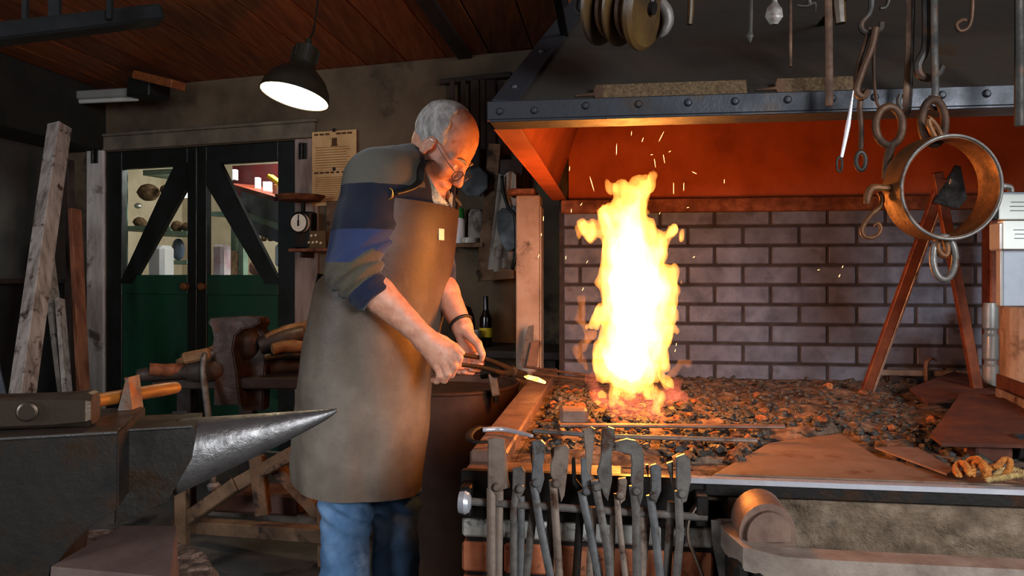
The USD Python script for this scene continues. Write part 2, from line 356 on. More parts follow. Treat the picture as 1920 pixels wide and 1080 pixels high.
pm('bottle_brown', ['#140c08', '#22130b'], 6, 0.12, spec=0.6, rrange=.03)
pm('drum_rust', ['#2a180e', '#3b2415', '#4b2f1d'], 5, 0.65, 0.2, bump=0.001)
pm('cinder', ['#5a2f18', '#7e4a28', '#9c6238'], 60, 0.85, bump=0.002, bscale=160, rnd_v=0.3)
glow('ember', (1.0, 0.22, 0.03), 2.2)
pm('frame_rust', ['#4f2512', '#6d3820', '#84492a'], 14, 0.6, 0.35, bump=0.0008, bscale=80)
pm('rope_straw', ['#7a6038', '#a98a55', '#c2a56c'], 60, 0.9, bump=0.002, bscale=300)
pm('rope_orange', ['#8a4d1c', '#b56f2c', '#c98a44'], 60, 0.9, bump=0.002, bscale=300)
pm('light_grey', ['#8e9096', '#a6a8ae', '#b0b2b8'], 6, 0.45, 0.2)
pm('pad_paper', ['#efeede', '#f8f7ea'], 6, 0.8)
pm('print_grey', ['#8a8a86', '#9a9a94'], 8, 0.9)
pm('pale_log', ['#6f543c', '#92745a', '#a88b6e'], 9, 0.75, bump=0.0015, stretch=(3, 3, .5), wear=('#5a3d28', 7, .3))

def apron_leather():
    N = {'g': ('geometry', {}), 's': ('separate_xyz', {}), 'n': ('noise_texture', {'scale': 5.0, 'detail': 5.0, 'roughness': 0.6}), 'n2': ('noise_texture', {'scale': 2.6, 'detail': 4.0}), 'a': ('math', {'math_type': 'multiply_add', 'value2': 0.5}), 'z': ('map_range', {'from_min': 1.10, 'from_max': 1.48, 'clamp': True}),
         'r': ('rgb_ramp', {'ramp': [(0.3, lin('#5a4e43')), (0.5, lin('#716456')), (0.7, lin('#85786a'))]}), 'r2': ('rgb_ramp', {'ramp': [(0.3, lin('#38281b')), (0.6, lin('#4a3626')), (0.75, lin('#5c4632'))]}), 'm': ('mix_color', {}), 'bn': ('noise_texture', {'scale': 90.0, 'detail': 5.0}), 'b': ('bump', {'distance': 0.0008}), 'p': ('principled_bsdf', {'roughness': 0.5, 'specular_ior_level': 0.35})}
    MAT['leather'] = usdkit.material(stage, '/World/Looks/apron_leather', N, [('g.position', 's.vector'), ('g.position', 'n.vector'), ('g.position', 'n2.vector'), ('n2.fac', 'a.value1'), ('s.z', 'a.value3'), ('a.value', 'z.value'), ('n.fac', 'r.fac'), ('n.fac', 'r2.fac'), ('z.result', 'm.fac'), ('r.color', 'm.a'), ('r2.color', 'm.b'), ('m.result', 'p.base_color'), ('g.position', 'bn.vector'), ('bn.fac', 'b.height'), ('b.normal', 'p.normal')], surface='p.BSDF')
apron_leather()
# ---------------------------------------------------------------- frames of the place
th = math.radians(7.8)
FU, FV = A([math.cos(th), -math.sin(th), 0]), A([math.sin(th), math.cos(th), 0]); F0 = A([-0.107, 1.58, 0])
def F(a, b, z): return F0 + FU * a + FV * b + A([0, 0, z])          # forge: a right, b back
FM = frame(FU, FV, A([0, 0, 1]), F0)
UW = unit([0.9524, -0.3048, 0]); NW = A([UW[1], -UW[0], 0]); D0 = A([-2.83, 5.21, 0])
def Wl(s, z, out=0.0): return D0 + UW * s + NW * out + A([0, 0, z])  # door wall: s right, out towards the room
WM = frame(UW, -NW, A([0, 0, 1]), D0)
def on_wall(px, py, out=0.0):
    q = hit(px, py, D0 + NW * out, NW); return float((q - D0) @ UW), float(q[2])
def fbox(a0, a1, b0, b1, z0, z1, bev=0.0): return box((a1 - a0, b1 - b0, z1 - z0), bev, FM, ((a0 + a1) / 2, (b0 + b1) / 2, (z0 + z1) / 2))
def wbox(s0, s1, o0, o1, z0, z1, bev=0.0): return box((s1 - s0, o1 - o0, z1 - z0), bev, WM, ((s0 + s1) / 2, -(o0 + o1) / 2, (z0 + z1) / 2))
CEIL, TAB, RIM = 2.44, 0.74, 1.47

# ---------------------------------------------------------------- the room
solo('floor', box((12, 13, 0.1), 0, None, (-0.5, 3.5, -0.05)), 'floor_concrete', kind='structure', label='stained grey concrete workshop floor')
ce = T('ceiling', 'low ceiling of dark reddish brown boards', kind='structure')
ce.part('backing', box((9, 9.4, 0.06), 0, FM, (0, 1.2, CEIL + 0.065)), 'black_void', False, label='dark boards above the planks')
for i in range(30):
    a = -4.2 + i * 0.262; g = random.Random(i).uniform(0, 0.006)
    ce.part('plank', box((0.256, 8.6, 0.03), 0.004, FM, (a, 0.95, CEIL + 0.015 + g)), 'ceiling_wood')
for a in (-0.55, 0.15): ce.part('joist', box((0.09, 8.2, 0.03), 0.006, FM, (a, 0.9, CEIL - 0.004)), 'dark_wood', label='dark joist')
wb = T('wall_back', 'stained grey beige plaster wall around the green double doors', kind='structure')
wb.part('plaster', cat(wbox(-0.36, 0, -0.12, 0, 0, CEIL), wbox(0, 1.53, -0.12, 0, 2.01, CEIL), wbox(1.53, 4.4, -0.12, 0, 0, CEIL)), 'plaster', False)
LW = D0 + UW * -0.35
def Lw(l, z, out=0.0): return LW - FV * l + FU * out + A([0, 0, z])
LM = frame(-FV, FU, A([0, 0, 1]), LW)
def lbox(l0, l1, o0, o1, z0, z1, bev=0.0):
    m = box((l1 - l0, o1 - o0, z1 - z0), bev, None, ((l0 + l1) / 2, (o0 + o1) / 2, (z0 + z1) / 2)); m.apply_transform(LM); return m
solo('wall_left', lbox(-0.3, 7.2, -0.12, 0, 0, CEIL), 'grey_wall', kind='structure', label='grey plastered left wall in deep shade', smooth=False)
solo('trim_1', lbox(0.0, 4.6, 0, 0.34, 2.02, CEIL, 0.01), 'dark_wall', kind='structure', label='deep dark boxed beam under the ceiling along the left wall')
solo('wall_right', fbox(2.75, 2.87, -4.0, 3.6, 0, CEIL), 'grey_wall', kind='structure', label='grey right wall beyond the forge', smooth=False)
wf = T('wall_front', 'grey wall behind the viewer with a window', kind='structure')
wf.part('plaster', box((9.5, 0.12, CEIL), 0, None, (-0.3, -1.75, CEIL / 2)), 'grey_wall', False)

# double doors: two leaves, each with stiles, rails, a slanting brace, a pane and a knob
def door_leaf(n, s0, s1, lean, label):
    t = T('door_' + str(n), label, loc=Wl((s0 + s1) / 2, 0), kind='structure')
    o0, o1 = -0.05, 0.0
    zg0, zg1 = 1.152, 1.885
    hinge, meet = (0.135, 0.075)
    l, r = (hinge, meet) if n == 1 else (meet, hinge)
    def p(name, m, mat='black_wood', lab=None, parent=None): return t.part(name, m, mat, 25, lab, parent)
    pa_ = p('stile', wbox(s0, s0 + l, o0, o1, 0.02, 2.005, 0.004)); pb_ = p('stile', wbox(s1 - r, s1, o0, o1, 0.02, 2.005, 0.004))
    p('top_rail', wbox(s0 + l, s1 - r, o0, o1, zg1, 2.005, 0.004)); p('middle_rail', wbox(s0 + l, s1 - r, o0, o1, 1.02, zg0, 0.004), 'green_paint'); p('bottom_rail', wbox(s0 + l, s1 - r, o0, o1, 0.02, 0.2, 0.004), 'green_paint')
    p('lower_panel', wbox(s0 + l, s1 - r, o0 + 0.01, o1 - 0.012, 0.2, 1.02), 'green_paint', 'dark green painted lower panel')
    p('pane', wbox(s0 + l, s1 - r, o0 + 0.02, o0 + 0.024, zg0, zg1), 'door_glass', 'clear glass pane')
    # the brace leans from the outer bottom corner to the meeting stile at the top
    w = 0.115
    if n == 1: q = [(s0 + l - 0.02, zg0 - 0.06), (s0 + l + w - 0.02, zg0 - 0.06), (s1 - r, zg1 - 0.14), (s1 - r, zg1 + 0.02), (s1 - r - 0.10, zg1 + 0.02)]
    else: q = [(s1 - r + 0.02, zg0 - 0.06), (s1 - r - w + 0.02, zg0 - 0.06), (s0 + l, zg1 - 0.14), (s0 + l, zg1 + 0.02), (s0 + l + 0.10, zg1 + 0.02)]
    p('brace', prism(q, 0.04, frame(UW, A([0, 0, 1]), NW, D0 + NW * -0.036), 0.003))
    ks = s1 - 0.075 if n == 1 else s0 + 0.06
    k = lathe([(0, 0.05), (0.018, 0.048), (0.026, 0.036), (0.024, 0.024), (0.012, 0.016), (0.012, 0.004), (0.02, 0), (0, 0)], 24, Wl(ks, 1.075, 0.001), NW)
    p('knob', k, 'knob_wood', 'turned wooden knob', pb_ if n == 1 else pa_)
door_leaf(1, 0.0, 0.762, 1, 'left leaf of the dark green double doors with a slanting brace over its window')
door_leaf(2, 0.768, 1.53, -1, 'right leaf of the dark green double doors with a slanting brace over its window')
solo('trim_2', wbox(-0.155, -0.003, 0, 0.025, 0, 2.09, 0.005), 'pale_trim', kind='structure', label='pale worn casing board left of the doors')
tt = T('trim_3', 'weathered casing board above the doors', kind='structure'); tt.part('board', wbox(-0.155, 1.68, 0.001, 0.026, 2.015, 2.11, 0.004), 'pale_trim2'); tt.part('ledge', wbox(-0.18, 1.7, 0.001, 0.04, 2.11, 2.13, 0.004), 'pale_trim2')
solo('trim_4', wbox(1.535, 1.70, 0.001, 0.024, 0, 2.01, 0.004), 'pink_trim', kind='structure', label='pale pinkish casing board right of the doors')
for k, (s, z) in enumerate(((-0.075, 1.98), (1.60, 1.93))):
    t = T('door_hinge', ['black iron gudgeon on the casing left of the doors', 'black iron gudgeon on the casing right of the doors'][k], 'hinge', loc=Wl(s, z, 0.026))
    t.part('plate', wbox(s - 0.03, s + 0.03, 0.026, 0.033, z - 0.05, z + 0.05, 0.002), 'black_wood'); t.part('pin', lathe([(0, 0.05), (0.011, 0.05), (0.011, -0.05), (0, -0.05)], 12, Wl(s, z, 0.043)), 'dark_iron')

# ---------------------------------------------------------------- the forge wall, bricks one by one
BW, BH = 0.2215, 0.0803
wk = T('wall_forge', 'grey brick wall at the back of the hearth', kind='structure')
wk.part('mortar', fbox(0.09, 2.75, 1.606, 1.75, 0.0, CEIL), 'dark_mortar', False, label='dark recessed mortar')
r0 = hit(1292, 446, F(0, 1.6, 0), FV)
a_ref = (r0 - F0) @ FU; z_top = 1.15 + (516 - 427) / FOC * r0[1]
for row in range(-1, 9):
    zt = z_top - row * BH
    if zt < TAB: continue
    for k in range(-8, 8):
        a0 = a_ref + k * BW + (0 if row % 2 == 0 else BW * 0.49); a1 = a0 + BW - 0.011
        a0, a1 = max(a0, 0.11), min(a1, 2.2)
        if a1 - a0 < 0.03: continue
        g = random.Random(row * 40 + k); d = g.uniform(-0.0015, 0.002)
        wk.part('brick', fbox(a0, a1, 1.60 + d, 1.66, max(zt - BH + 0.011, 0.70), zt, 0.004), 'grey_brick', 25)

# ---------------------------------------------------------------- forge: hearth, table, rail
fg = T('forge', 'brick and stone smithing forge with a steel edged hearth table', 'forge', loc=F(0.9, 0.8, 0))
fg.part('core', fbox(0.06, 2.1, 0.10, 1.6, 0.0, TAB - 0.06), 'black_void', False, label='dark masonry body')
fg.part('table_top', fbox(0.02, 2.1, 0.012, 1.6, TAB - 0.05, TAB - 0.012, 0.004), 'ash', label='ash covered hearth floor')
fg.part('front_edge', cat(fbox(0.0, 0.5, -0.012, 0.012, TAB - 0.10, TAB, 0.003), fbox(0.5, 2.1, -0.012, 0.012, TAB - 0.034, TAB, 0.003)), 'dark_iron', label='blackened steel front edge')
fg.part('side_rail', fbox(0.0, 0.085, 0.09, 1.60, TAB - 0.035, TAB + 0.018, 0.005), 'rail_steel', label='wide flat steel side rail')
fg.part('corner_block', fbox(0.0, 0.34, 0.012, 0.10, TAB - 0.09, TAB - 0.006, 0.006), 'rail_steel', label='heavy corner bar')
for row in range(8):
    z1 = 0.637 if row == 0 else 0.657 - row * 0.0725
    for k in range(-1, 3):
        a0 = -0.02 + k * 0.223 + (0 if row % 2 == 0 else 0.11); a1 = a0 + 0.212; a0 = max(a0, 0.0); a1 = min(a1, 0.52)
        if a1 - a0 < 0.03: continue
        fg.part('brick', fbox(a0, a1, random.Random(row * 9 + k).uniform(0, 0.004), 0.10, z1 - (0.042 if row == 0 else 0.062), z1, 0.005), 'white_brick' if row == 0 else 'red_brick', 25, label='brick with flaking whitewash' if row == 0 else None)
fg.part('joint_mortar', fbox(0.01, 0.52, 0.012, 0.11, 0.0, 0.64), 'dark_mortar', False)
fg.part('lintel', fbox(0.0, 0.55, 0.0, 0.10, 0.64, TAB - 0.1, 0.004), 'black_wood', label='black steel lintel')
st = roughen(cat(box((1.5, 0.09, 0.30), 0)).subdivide().subdivide().subdivide().subdivide().subdivide().subdivide(), 0.013, 17, 3); st.apply_translation((1.30, 0.045, TAB - 0.034 - 0.15)); st.apply_transform(FM)
fg.part('stone_front', st, 'rough_stone', label='rough grey stone face below the table edge')
fg.part('bright_edge', fbox(0.46, 2.1, -0.018, 0.004, TAB - 0.008, TAB + 0.003, 0.001), 'bright_steel', label='polished steel strip along the table edge')
pl = [F(0.52, 0.03, 0), F(1.12, 0.03, 0), at_z(1650, 858, TAB), at_z(1575, 812, TAB), at_z(1440, 830, TAB)]
fg.part('flat_plate', prism([((p - F0) @ FU, (p - F0) @ FV) for p in pl], 0.012, frame(FU, FV, A([0, 0, 1]), F0 + A([0, 0, TAB - 0.012])), 0.003), 'plate_tan', label='flat tan plate at the front of the hearth')

# water trough in front of the stone face
tr = T('water_trough', 'long stone water trough with a rounded rim before the forge', 'trough', loc=F(1.25, -0.12, 0))
tz = 0.653
tr.part('front_rim', cat(tube([F(0.545, -0.045, tz), F(0.55, -0.12, tz), F(0.565, -0.185, tz), F(0.61, -0.212, tz), F(0.70, -0.216, tz), F(2.1, -0.216, tz)], 0.036, 4, flat=0.8)), 'trough_rim', 40, label='rounded worn rim')
tr.part('front_panel', fbox(0.56, 2.1, -0.22, -0.19, 0.18, tz - 0.012, 0.01), 'dark_iron'); tr.part('end_panel', fbox(0.53, 0.56, -0.2, -0.012, 0.18, tz - 0.01, 0.008), 'dark_iron')
tr.part('bottom', fbox(0.53, 2.1, -0.22, -0.012, 0.16, 0.19, 0.004), 'dark_iron')
tr.part('water', fbox(0.56, 2.1, -0.19, -0.012, 0.42, 0.45), 'black_water', label='dark still water')

# chimney pier left of the brick wall
pr = T('chimney_pier', 'pale steel post standing at the left corner of the forge wall', 'post', loc=F(0.03, 1.63, 0))
q0, q1 = hit(968, 650, F(0, 1.61, 0), FV), hit(1013, 650, F(0, 1.61, 0), FV)
pa0, pa1 = (q0 - F0) @ FU, (q1 - F0) @ FU
pr.part('post', fbox(pa0, pa1, 1.60, 1.70, 0, 1.49, 0.004), 'pier'); pr.part('ledge', fbox(pa0 - 0.03, pa1 - 0.02, 1.56, 1.72, 1.49, 1.515, 0.004), 'rusty', label='rusty ledge on top'); pr.part('seam', fbox(pa1, pa1 + 0.006, 1.594, 1.70, 0.6, 1.44, 0.001), 'pier')

# ---------------------------------------------------------------- hood
hd = T('forge_hood', 'blackened sheet steel hood with a riveted rim over the hearth', 'hood', loc=F(1.1, 0.8, RIM))
def lip(h, k): return 0.065 + 0.36 * h
HB = 0.037
hz1 = CEIL - 0.02; hh = hz1 - RIM - HB
def quad(p, th, n):                                               # a panel through four points
    p = A(p, float); nn = unit(n); v = np.vstack([p, p - nn * th]); f = [[0, 1, 2], [0, 2, 3], [4, 6, 5], [4, 7, 6]]
    for i in range(4): j = (i + 1) % 4; f += [[i, 4 + i, 4 + j], [i, 4 + j, j]]
    m = trimesh.Trimesh(v, f, process=False)
    if m.volume < 0: m.invert()
    return m
fz = RIM + HB
hd.part('front_panel', quad([F(0.065, -0.02, fz), F(2.2, -0.02, fz), F(2.2, -0.02 + 1.3 * hh, hz1), F(0.065 + 0.36 * hh, -0.02 + 1.3 * hh, hz1)], 0.004, np.cross(FU, unit(FV * 1.3 + A([0, 0, 1])))), 'hood_steel', False, label='sloping front sheet')
hd.part('side_panel', quad([F(0.065, -0.02, RIM), F(0.065, 1.6, RIM), F(0.065 + 0.36 * (hh + HB), 1.6, hz1), F(0.065 + 0.36 * (hh + HB), -0.02 + 1.3 * hh, hz1)], 0.004, FU), 'hood_inside', False, label='left sheet, rust red inside')
hd.part('inside_panel', fbox(0.13, 2.2, 1.592, 1.599, RIM - 0.002, CEIL - 0.01), 'hood_inside', False, label='rust red inner back sheet')
rim_p = hd.part('front_rim', cat(fbox(0.06, 2.2, -0.032, -0.022, RIM, RIM + HB + 0.002, 0.002), fbox(0.06, 2.2, -0.03, 0.05, RIM - 0.004, RIM + 0.002, 0.001)), 'band_steel', label='riveted angle iron rim')
hd.part('side_rim', cat(fbox(0.06, 0.066, -0.03, 1.6, RIM - 0.004, RIM + 0.03, 0.001), fbox(0.066, 0.12, 0.05, 1.6, RIM - 0.004, RIM + 0.002, 0.001)), 'hood_inside')
hd.part('back_beam', fbox(0.10, 2.2, 1.56, 1.598, RIM - 0.062, RIM - 0.006, 0.004), 'rusty', label='rusty back beam above the bricks')
e0, e1 = F(0.072, -0.03, fz), F(0.065 + 0.36 * hh, -0.02 + 1.3 * hh, hz1)
slope_n = unit(np.cross(FU, unit(FV * 1.3 + A([0, 0, 1]))));  slope_n = slope_n if slope_n[1] < 0 else -slope_n
e0 = F(0.095, -0.022, fz - 0.002) + slope_n * 0.004; e1 = F(0.095 + 0.36 * hh, -0.02 + 1.3 * hh, hz1) + slope_n * 0.004
strap_p = hd.part('corner_strap', beam(e0, e1, 0.055, 0.006, 0.0015, slope_n), 'band_steel', label='riveted corner strap')
for k in range(10):
    q = e0 + (e1 - e0) * (0.045 + 0.13 * k); 
    if q[2] < hz1 - 0.03: hd.part('rivet', lathe([(0, 0.006), (0.005, 0.005), (0.008, 0.001), (0.008, -0.002), (0, -0.002)], 12, q + slope_n * 0.003, slope_n), 'band_steel', parent=strap_p)
for px in (937, 1002, 1098, 1197, 1290, 1378, 1477, 1560, 1640, 1700, 1766, 1850):
    q = hit(px, 205, F(0, -0.032, 0), FV); q[2] = RIM + 0.019 + (0.004 if px > 1050 else -0.002)
    hd.part('rivet', lathe([(0, 0.006), (0.005, 0.005), (0.008, 0.001), (0.008, -0.002), (0, -0.002)], 12, q, -FV), 'band_steel', parent=rim_p)
# ---------------------------------------------------------------- the smith
bands = [(0.0, '#524d43'), (0.25, '#524d43'), (0.25, '#171a27'), (0.5, '#171a27'), (0.5, '#2c3453'), (0.68, '#2c3453'), (0.68, '#4f4637'), (0.86, '#4f4637'), (0.86, '#1b2033'), (1.0, '#1b2033')]
MAT['stripes'] = usdkit.material(stage, '/World/Looks/stripes', {'a': ('attribute', {'attribute': 'band'}), 'r': ('rgb_ramp', {'ramp': [(t + (1e-4 if i and bands[i - 1][0] == t else 0), lin(c)) for i, (t, c) in enumerate(bands)], 'interpolate': False}),
    'g': ('geometry', {}), 'n': ('noise_texture', {'scale': 160.0, 'detail': 3.0}), 'b': ('bump', {'distance': 0.0015}), 'n2': ('noise_texture', {'scale': 12.0, 'detail': 4.0}), 'mr': ('map_range', {'to_min': 0.75, 'to_max': 1.25}), 'h': ('hsv', {}),
    'p': ('principled_bsdf', {'roughness': 0.9, 'specular_ior_level': 0.2, 'sheen_weight': 0.15})},
    [('a.fac', 'r.fac'), ('g.position', 'n.vector'), ('n.fac', 'b.height'), ('b.normal', 'p.normal'), ('g.position', 'n2.vector'), ('n2.fac', 'mr.value'), ('mr.result', 'h.value'), ('r.color', 'h.color'), ('h.color', 'p.base_color')], surface='p.BSDF')

yaw = math.radians(33)
BF, BL = A([math.cos(yaw), -math.sin(yaw), 0]), A([math.sin(yaw), math.cos(yaw), 0])
#           z     px   a(front-back) b(side)
PROF = A([[0.50, 662, .175, .175], [0.60, 668, .175, .18], [0.70, 676, .168, .185], [0.86, 690, .155, .19], [0.985, 703, .150, .195], [1.11, 718, .150, .195], [1.22, 732, .148, .195], [1.33, 742, .142, .195], [1.42, 757, .118, .19], [1.47, 768, .085, .15], [1.51, 780, .06, .09]])
def prof(z):
    px, a, b = [np.interp(z, PROF[:, 0], PROF[:, k]) for k in (1, 2, 3)]
    x = (px - 960) * 2.22 / FOC
    return x, 2.24 - 0.35 * (x + 0.412), a, b
def torso(p, grow=0.0, z0=1.0, z1=1.50):
    x, y, a, b = prof(p[:, 2]); q = p - np.stack([x, y, p[:, 2]], 1); a, b = a + grow, b + grow
    u, v = q @ BF, q @ BL; r = np.sqrt((u / a) ** 2 + (v / b) ** 2); d = (r - 1) * np.minimum(a, b)
    return smax(smax(d, z0 - p[:, 2], 0.01), p[:, 2] - z1, 0.03)
def chain(p, pts, k=0.0):
    d = None
    for (a, ra), (b, rb) in zip(pts, pts[1:]):
        c = cap(p, a, b, ra, rb); d = c if d is None else (np.minimum(d, c) if k <= 0 else smin(d, c, k))
    return d
SR, ER, CR, WR = P(706, 338, 2.09), P(661, 508, 2.0), P(703, 560, 1.99), P(797, 634, 2.0)
SL, EL, CL, WL = P(800, 378, 2.38), P(812, 505, 2.31), P(826, 545, 2.28), P(868, 613, 2.2)
CEN = P(808, 335, 2.225); CAX = unit(P(838, 390, 2.17) - P(786, 277, 2.27)); BL2 = unit([.2, .98, 0]); CNR = unit(np.cross(CAX, BL2)); CNR = CNR if CNR[0] > 0 else -CNR
def sweater(p):
    d = torso(p, 0.008)
    n1 = (meshkit.fbm(p * A([14, 14, 9]), 3, 4) - 0.5) * 0.02
    arm = chain(p, [(SR, .083), (SR + (ER - SR) * .5, .078), (ER, .066), (CR, .052)], 0.02)
    t = np.clip((p - ER) @ (CR - ER) / ((CR - ER) @ (CR - ER)), -0.6, 1.2)
    arm = arm - np.exp(-((t - 0.15) / 0.5) ** 2) * 0.008 * np.sin(t * 19 + 2.5 * meshkit.noise(p * 14, 8))
    arm = smax(arm, (p - CR) @ unit(CR - ER) - 0.005, 0.01)
    al = chain(p, [(SL, .08), (EL, .064), (CL, .053)], 0.02); al = smax(al, (p - CL) @ unit(CL - EL) - 0.004, 0.01)
    sh = cap(p, P(770, 318, 2.2), SR, .075, .085)
    return smax(smin(smin(smin(d, sh, 0.03), al, 0.03), arm, 0.025), -cap(p, CEN - CNR * .012 + CAX * .012, CEN + CNR * .25 + CAX * .03, .082, .15), .02) + n1 * 0.55

hy, hp = math.radians(20), math.radians(47)
h0 = A([math.cos(hy), -math.sin(hy), 0]); HF = math.cos(hp) * h0 - A([0, 0, math.sin(hp)]); HU = math.sin(hp) * h0 + A([0, 0, math.cos(hp)]); HL = np.cross(HU, HF)
HC = P(827, 279, 2.2); HR = A([HF, HL, HU]); HS = 1.0
def hl(p): return (p - HC) @ HR.T / HS
def hw(q): return HC + (A(q, float) * HS) @ HR
NB = P(800, 330, 2.23)
def head(q):
    d = ell(q, (-.014, 0, .046), (.097, .076, .088))
    d = smin(d, ell(q, (.034, 0, -.022), (.062, .060, .088)), .03)
    d = smin(d, ell(q, (.048, 0, -.083), (.040, .043, .032)), .025)
    d = smin(d, ell(q, (.079, 0, -.101), (.017, .02, .016)), .018)
    for s in (-1, 1):
        d = smin(d, cap(q, (.084, .012 * s, .020), (.068, .045 * s, .022), .011, .010), .012)
        d = smin(d, ell(q, (.066, .040 * s, -.028), (.022, .020, .022)), .02)
        d = smax(d, -ell(q, (.098, .031 * s, .002), (.016, .018, .012)), .010)
        d = smin(d, ell(q, (.075, .031 * s, .002), (.0125, .0135, .0125)), .003)
        d = smin(d, cap(q, (.083, .020 * s, -.003), (.083, .042 * s, -.003), .0035), .004)
        d = smin(d, ell(q, (.103, .012 * s, -.036), (.011, .008, .008)), .006)
        d = smax(d, -cap(q, (.098, .026 * s, -.030), (.086, .036 * s, -.070), .0025), .008)     # fold beside the nose
        e = ell(q, (-.004, .078 * s, -.004), (.019, .008, .031), A([[.95, .25 * s, -.15], [-.25 * s, .96, 0], [.15, 0, .98]]))
        e = smax(e, -ell(q, (.002, .086 * s, .0), (.011, .007, .018)), .004)
        d = smin(d, smin(e, ell(q, (.0, .074 * s, -.026), (.008, .006, .009)), .006), .005)
    d = smin(d, cap(q, (.092, 0, .012), (.116, 0, -.030), .0085, .0125), .012)
    d = smin(d, ell(q, (.088, 0, -.062), (.016, .028, .011)), .010)
    d = smin(d, ell(q, (.086, 0, -.077), (.013, .022, .007)), .006)
    d = smax(d, -cap(q, (.106, -.024, -.0695), (.106, .024, -.0695), .0035), .004)
    return d
def J(pts, r): return [(P(*a), b) for a, b in zip(pts, r)]
HANDS = [  # right hand on the reins, then the left
 (J([(797, 634, 2.0), (846, 655, 2.0)], [.026, .0165]), .014), (J([(797, 636, 2.0), (841, 668, 1.99)], [.027, .017]), .014), (J([(796, 638, 2.0), (832, 679, 1.99)], [.027, .017]), .014), (J([(795, 640, 2.0), (821, 686, 2.0)], [.025, .016]), .014),
 (J([(848, 656, 1.995), (861, 670, 1.98), (858, 686, 1.99), (849, 690, 2.02)], [.0125, .011, .0100, .0085]), .004), (J([(842, 668, 1.985), (852, 688, 1.97), (846, 703, 1.985), (837, 704, 2.015)], [.0125, .011, .0100, .0085]), .004),
 (J([(832, 680, 1.985), (839, 700, 1.97), (833, 713, 1.985), (825, 712, 2.015)], [.012, .0105, .0095, .008]), .004), (J([(820, 687, 1.99), (825, 705, 1.975), (819, 715, 1.99), (812, 713, 2.015)], [.011, .0095, .0085, .0075]), .004),
 (J([(806, 630, 2.02), (832, 638, 2.05), (853, 651, 2.065), (866, 661, 2.065)], [.017, .0135, .0115, .009]), .008),
 (J([(868, 613, 2.2), (886, 650, 2.225)], [.025, .019]), .014), (J([(866, 616, 2.2), (872, 654, 2.235)], [.025, .018]), .014),
 (J([(876, 624, 2.18), (896, 645, 2.165), (904, 664, 2.16), (903, 674, 2.165)], [.016, .0125, .0108, .0085]), .008),
 (J([(888, 652, 2.235), (903, 676, 2.245), (896, 692, 2.22), (884, 692, 2.18)], [.012, .0105, .0098, .0085]), .004), (J([(880, 655, 2.24), (892, 683, 2.25), (884, 698, 2.22), (871, 697, 2.18)], [.012, .0105, .0098, .0085]), .004),
 (J([(873, 656, 2.24), (880, 685, 2.25), (872, 700, 2.22), (860, 697, 2.18)], [.0115, .010, .0094, .008]), .004), (J([(866, 654, 2.24), (869, 683, 2.25), (862, 696, 2.22), (853, 692, 2.185)], [.0105, .009, .0085, .0075]), .004)]
def body(p):
    d = head(hl(p)) * HS
    d = smin(d, chain(p, [(hw((-.035, 0, -.015)), .056), (NB, .06), (P(770, 380, 2.23), .10)]), .03)
    core = chain(p, [(P(770, 380, 2.23), .10), (P(720, 560, 2.24), .11)]); d = smin(d, core, .02)
    arms = chain(p, [(SR, .05), (ER, .043), (ER + (WR - ER) * .35, .047), (WR, .029)], .01); arms = np.minimum(arms, chain(p, [(SL, .05), (EL, .043), (EL + (WL - EL) * .4, .044), (WL, .028)], .01))
    arms = np.minimum(arms, np.minimum(cap(p, P(770, 360, 2.23), SR, .07, .05), cap(p, P(780, 360, 2.25), SL, .07, .05)))
    d = smin(d, arms, .02)
    palms = None
    for pts, k in HANDS[:4]: palms = chain(p, pts) if palms is None else smin(palms, chain(p, pts), k)
    d = smin(d, palms, .012)
    for pts, k in HANDS[4:9]: d = smin(d, chain(p, pts, .003), k)
    pl = smin(chain(p, HANDS[9][0]), chain(p, HANDS[10][0]), .014); d = smin(d, pl, .012)
    for pts, k in HANDS[11:]: d = smin(d, chain(p, pts, .003), k)
    return d
man = T('person', 'grey haired man in glasses and leather apron bending over the hearth with long tongs', 'person', loc=(-0.41, 2.24, 0))
bm = nets(body, (-0.62, 1.85, 0.80), (0.02, 2.5, 1.70), 0.0038)
bm.vertices += bm.vertex_normals * ((meshkit.fbm(bm.vertices * 60, 2, 1) - 0.5) * 0.0022)[:, None]
man.part('body', bm, 'skin', True, label='face, neck, forearms and hands of the bending man')
def hair(p):
    q = hl(p); d = ell(q, (-.018, 0, .045), (.1035, .0835, .0925))
    wv = (meshkit.fbm(q * A([40, 60, 18]), 3, 2) - 0.5) * .012
    front = (q[:, 0] - .036) * .88 + (q[:, 2] - .02) * .48 + np.abs(q[:, 1]) * 0.0
    low = np.where(q[:, 0] < -.03, -.06 - q[:, 2], np.clip((q[:, 0] + .03) / .02, 0, 1) * .085 - .06 - q[:, 2])
    return smax(smax(d, front + wv, .008), low + wv * .8, .008) + wv * .8
man.part('hair', nets(hair, HC - .17, HC + .19, 0.0032), 'grey_hair', True, label='short grey hair around a bald forehead')
for s in (-1, 1):
    man.part('eye', lathe([(0, .0), (.006, .0), (.0085, -.003), (.009, -.008), (0, -.009)], 16, hw((.0875, .031 * s, .0015)), HF), 'eye_white', True)
    man.part('eyebrow', tube([hw((.096, .012 * s, .026)), hw((.092, .028 * s, .032)), hw((.079, .046 * s, .027))], [.003, .0045, .002], 8, smooth=3), 'grey_hair', True)
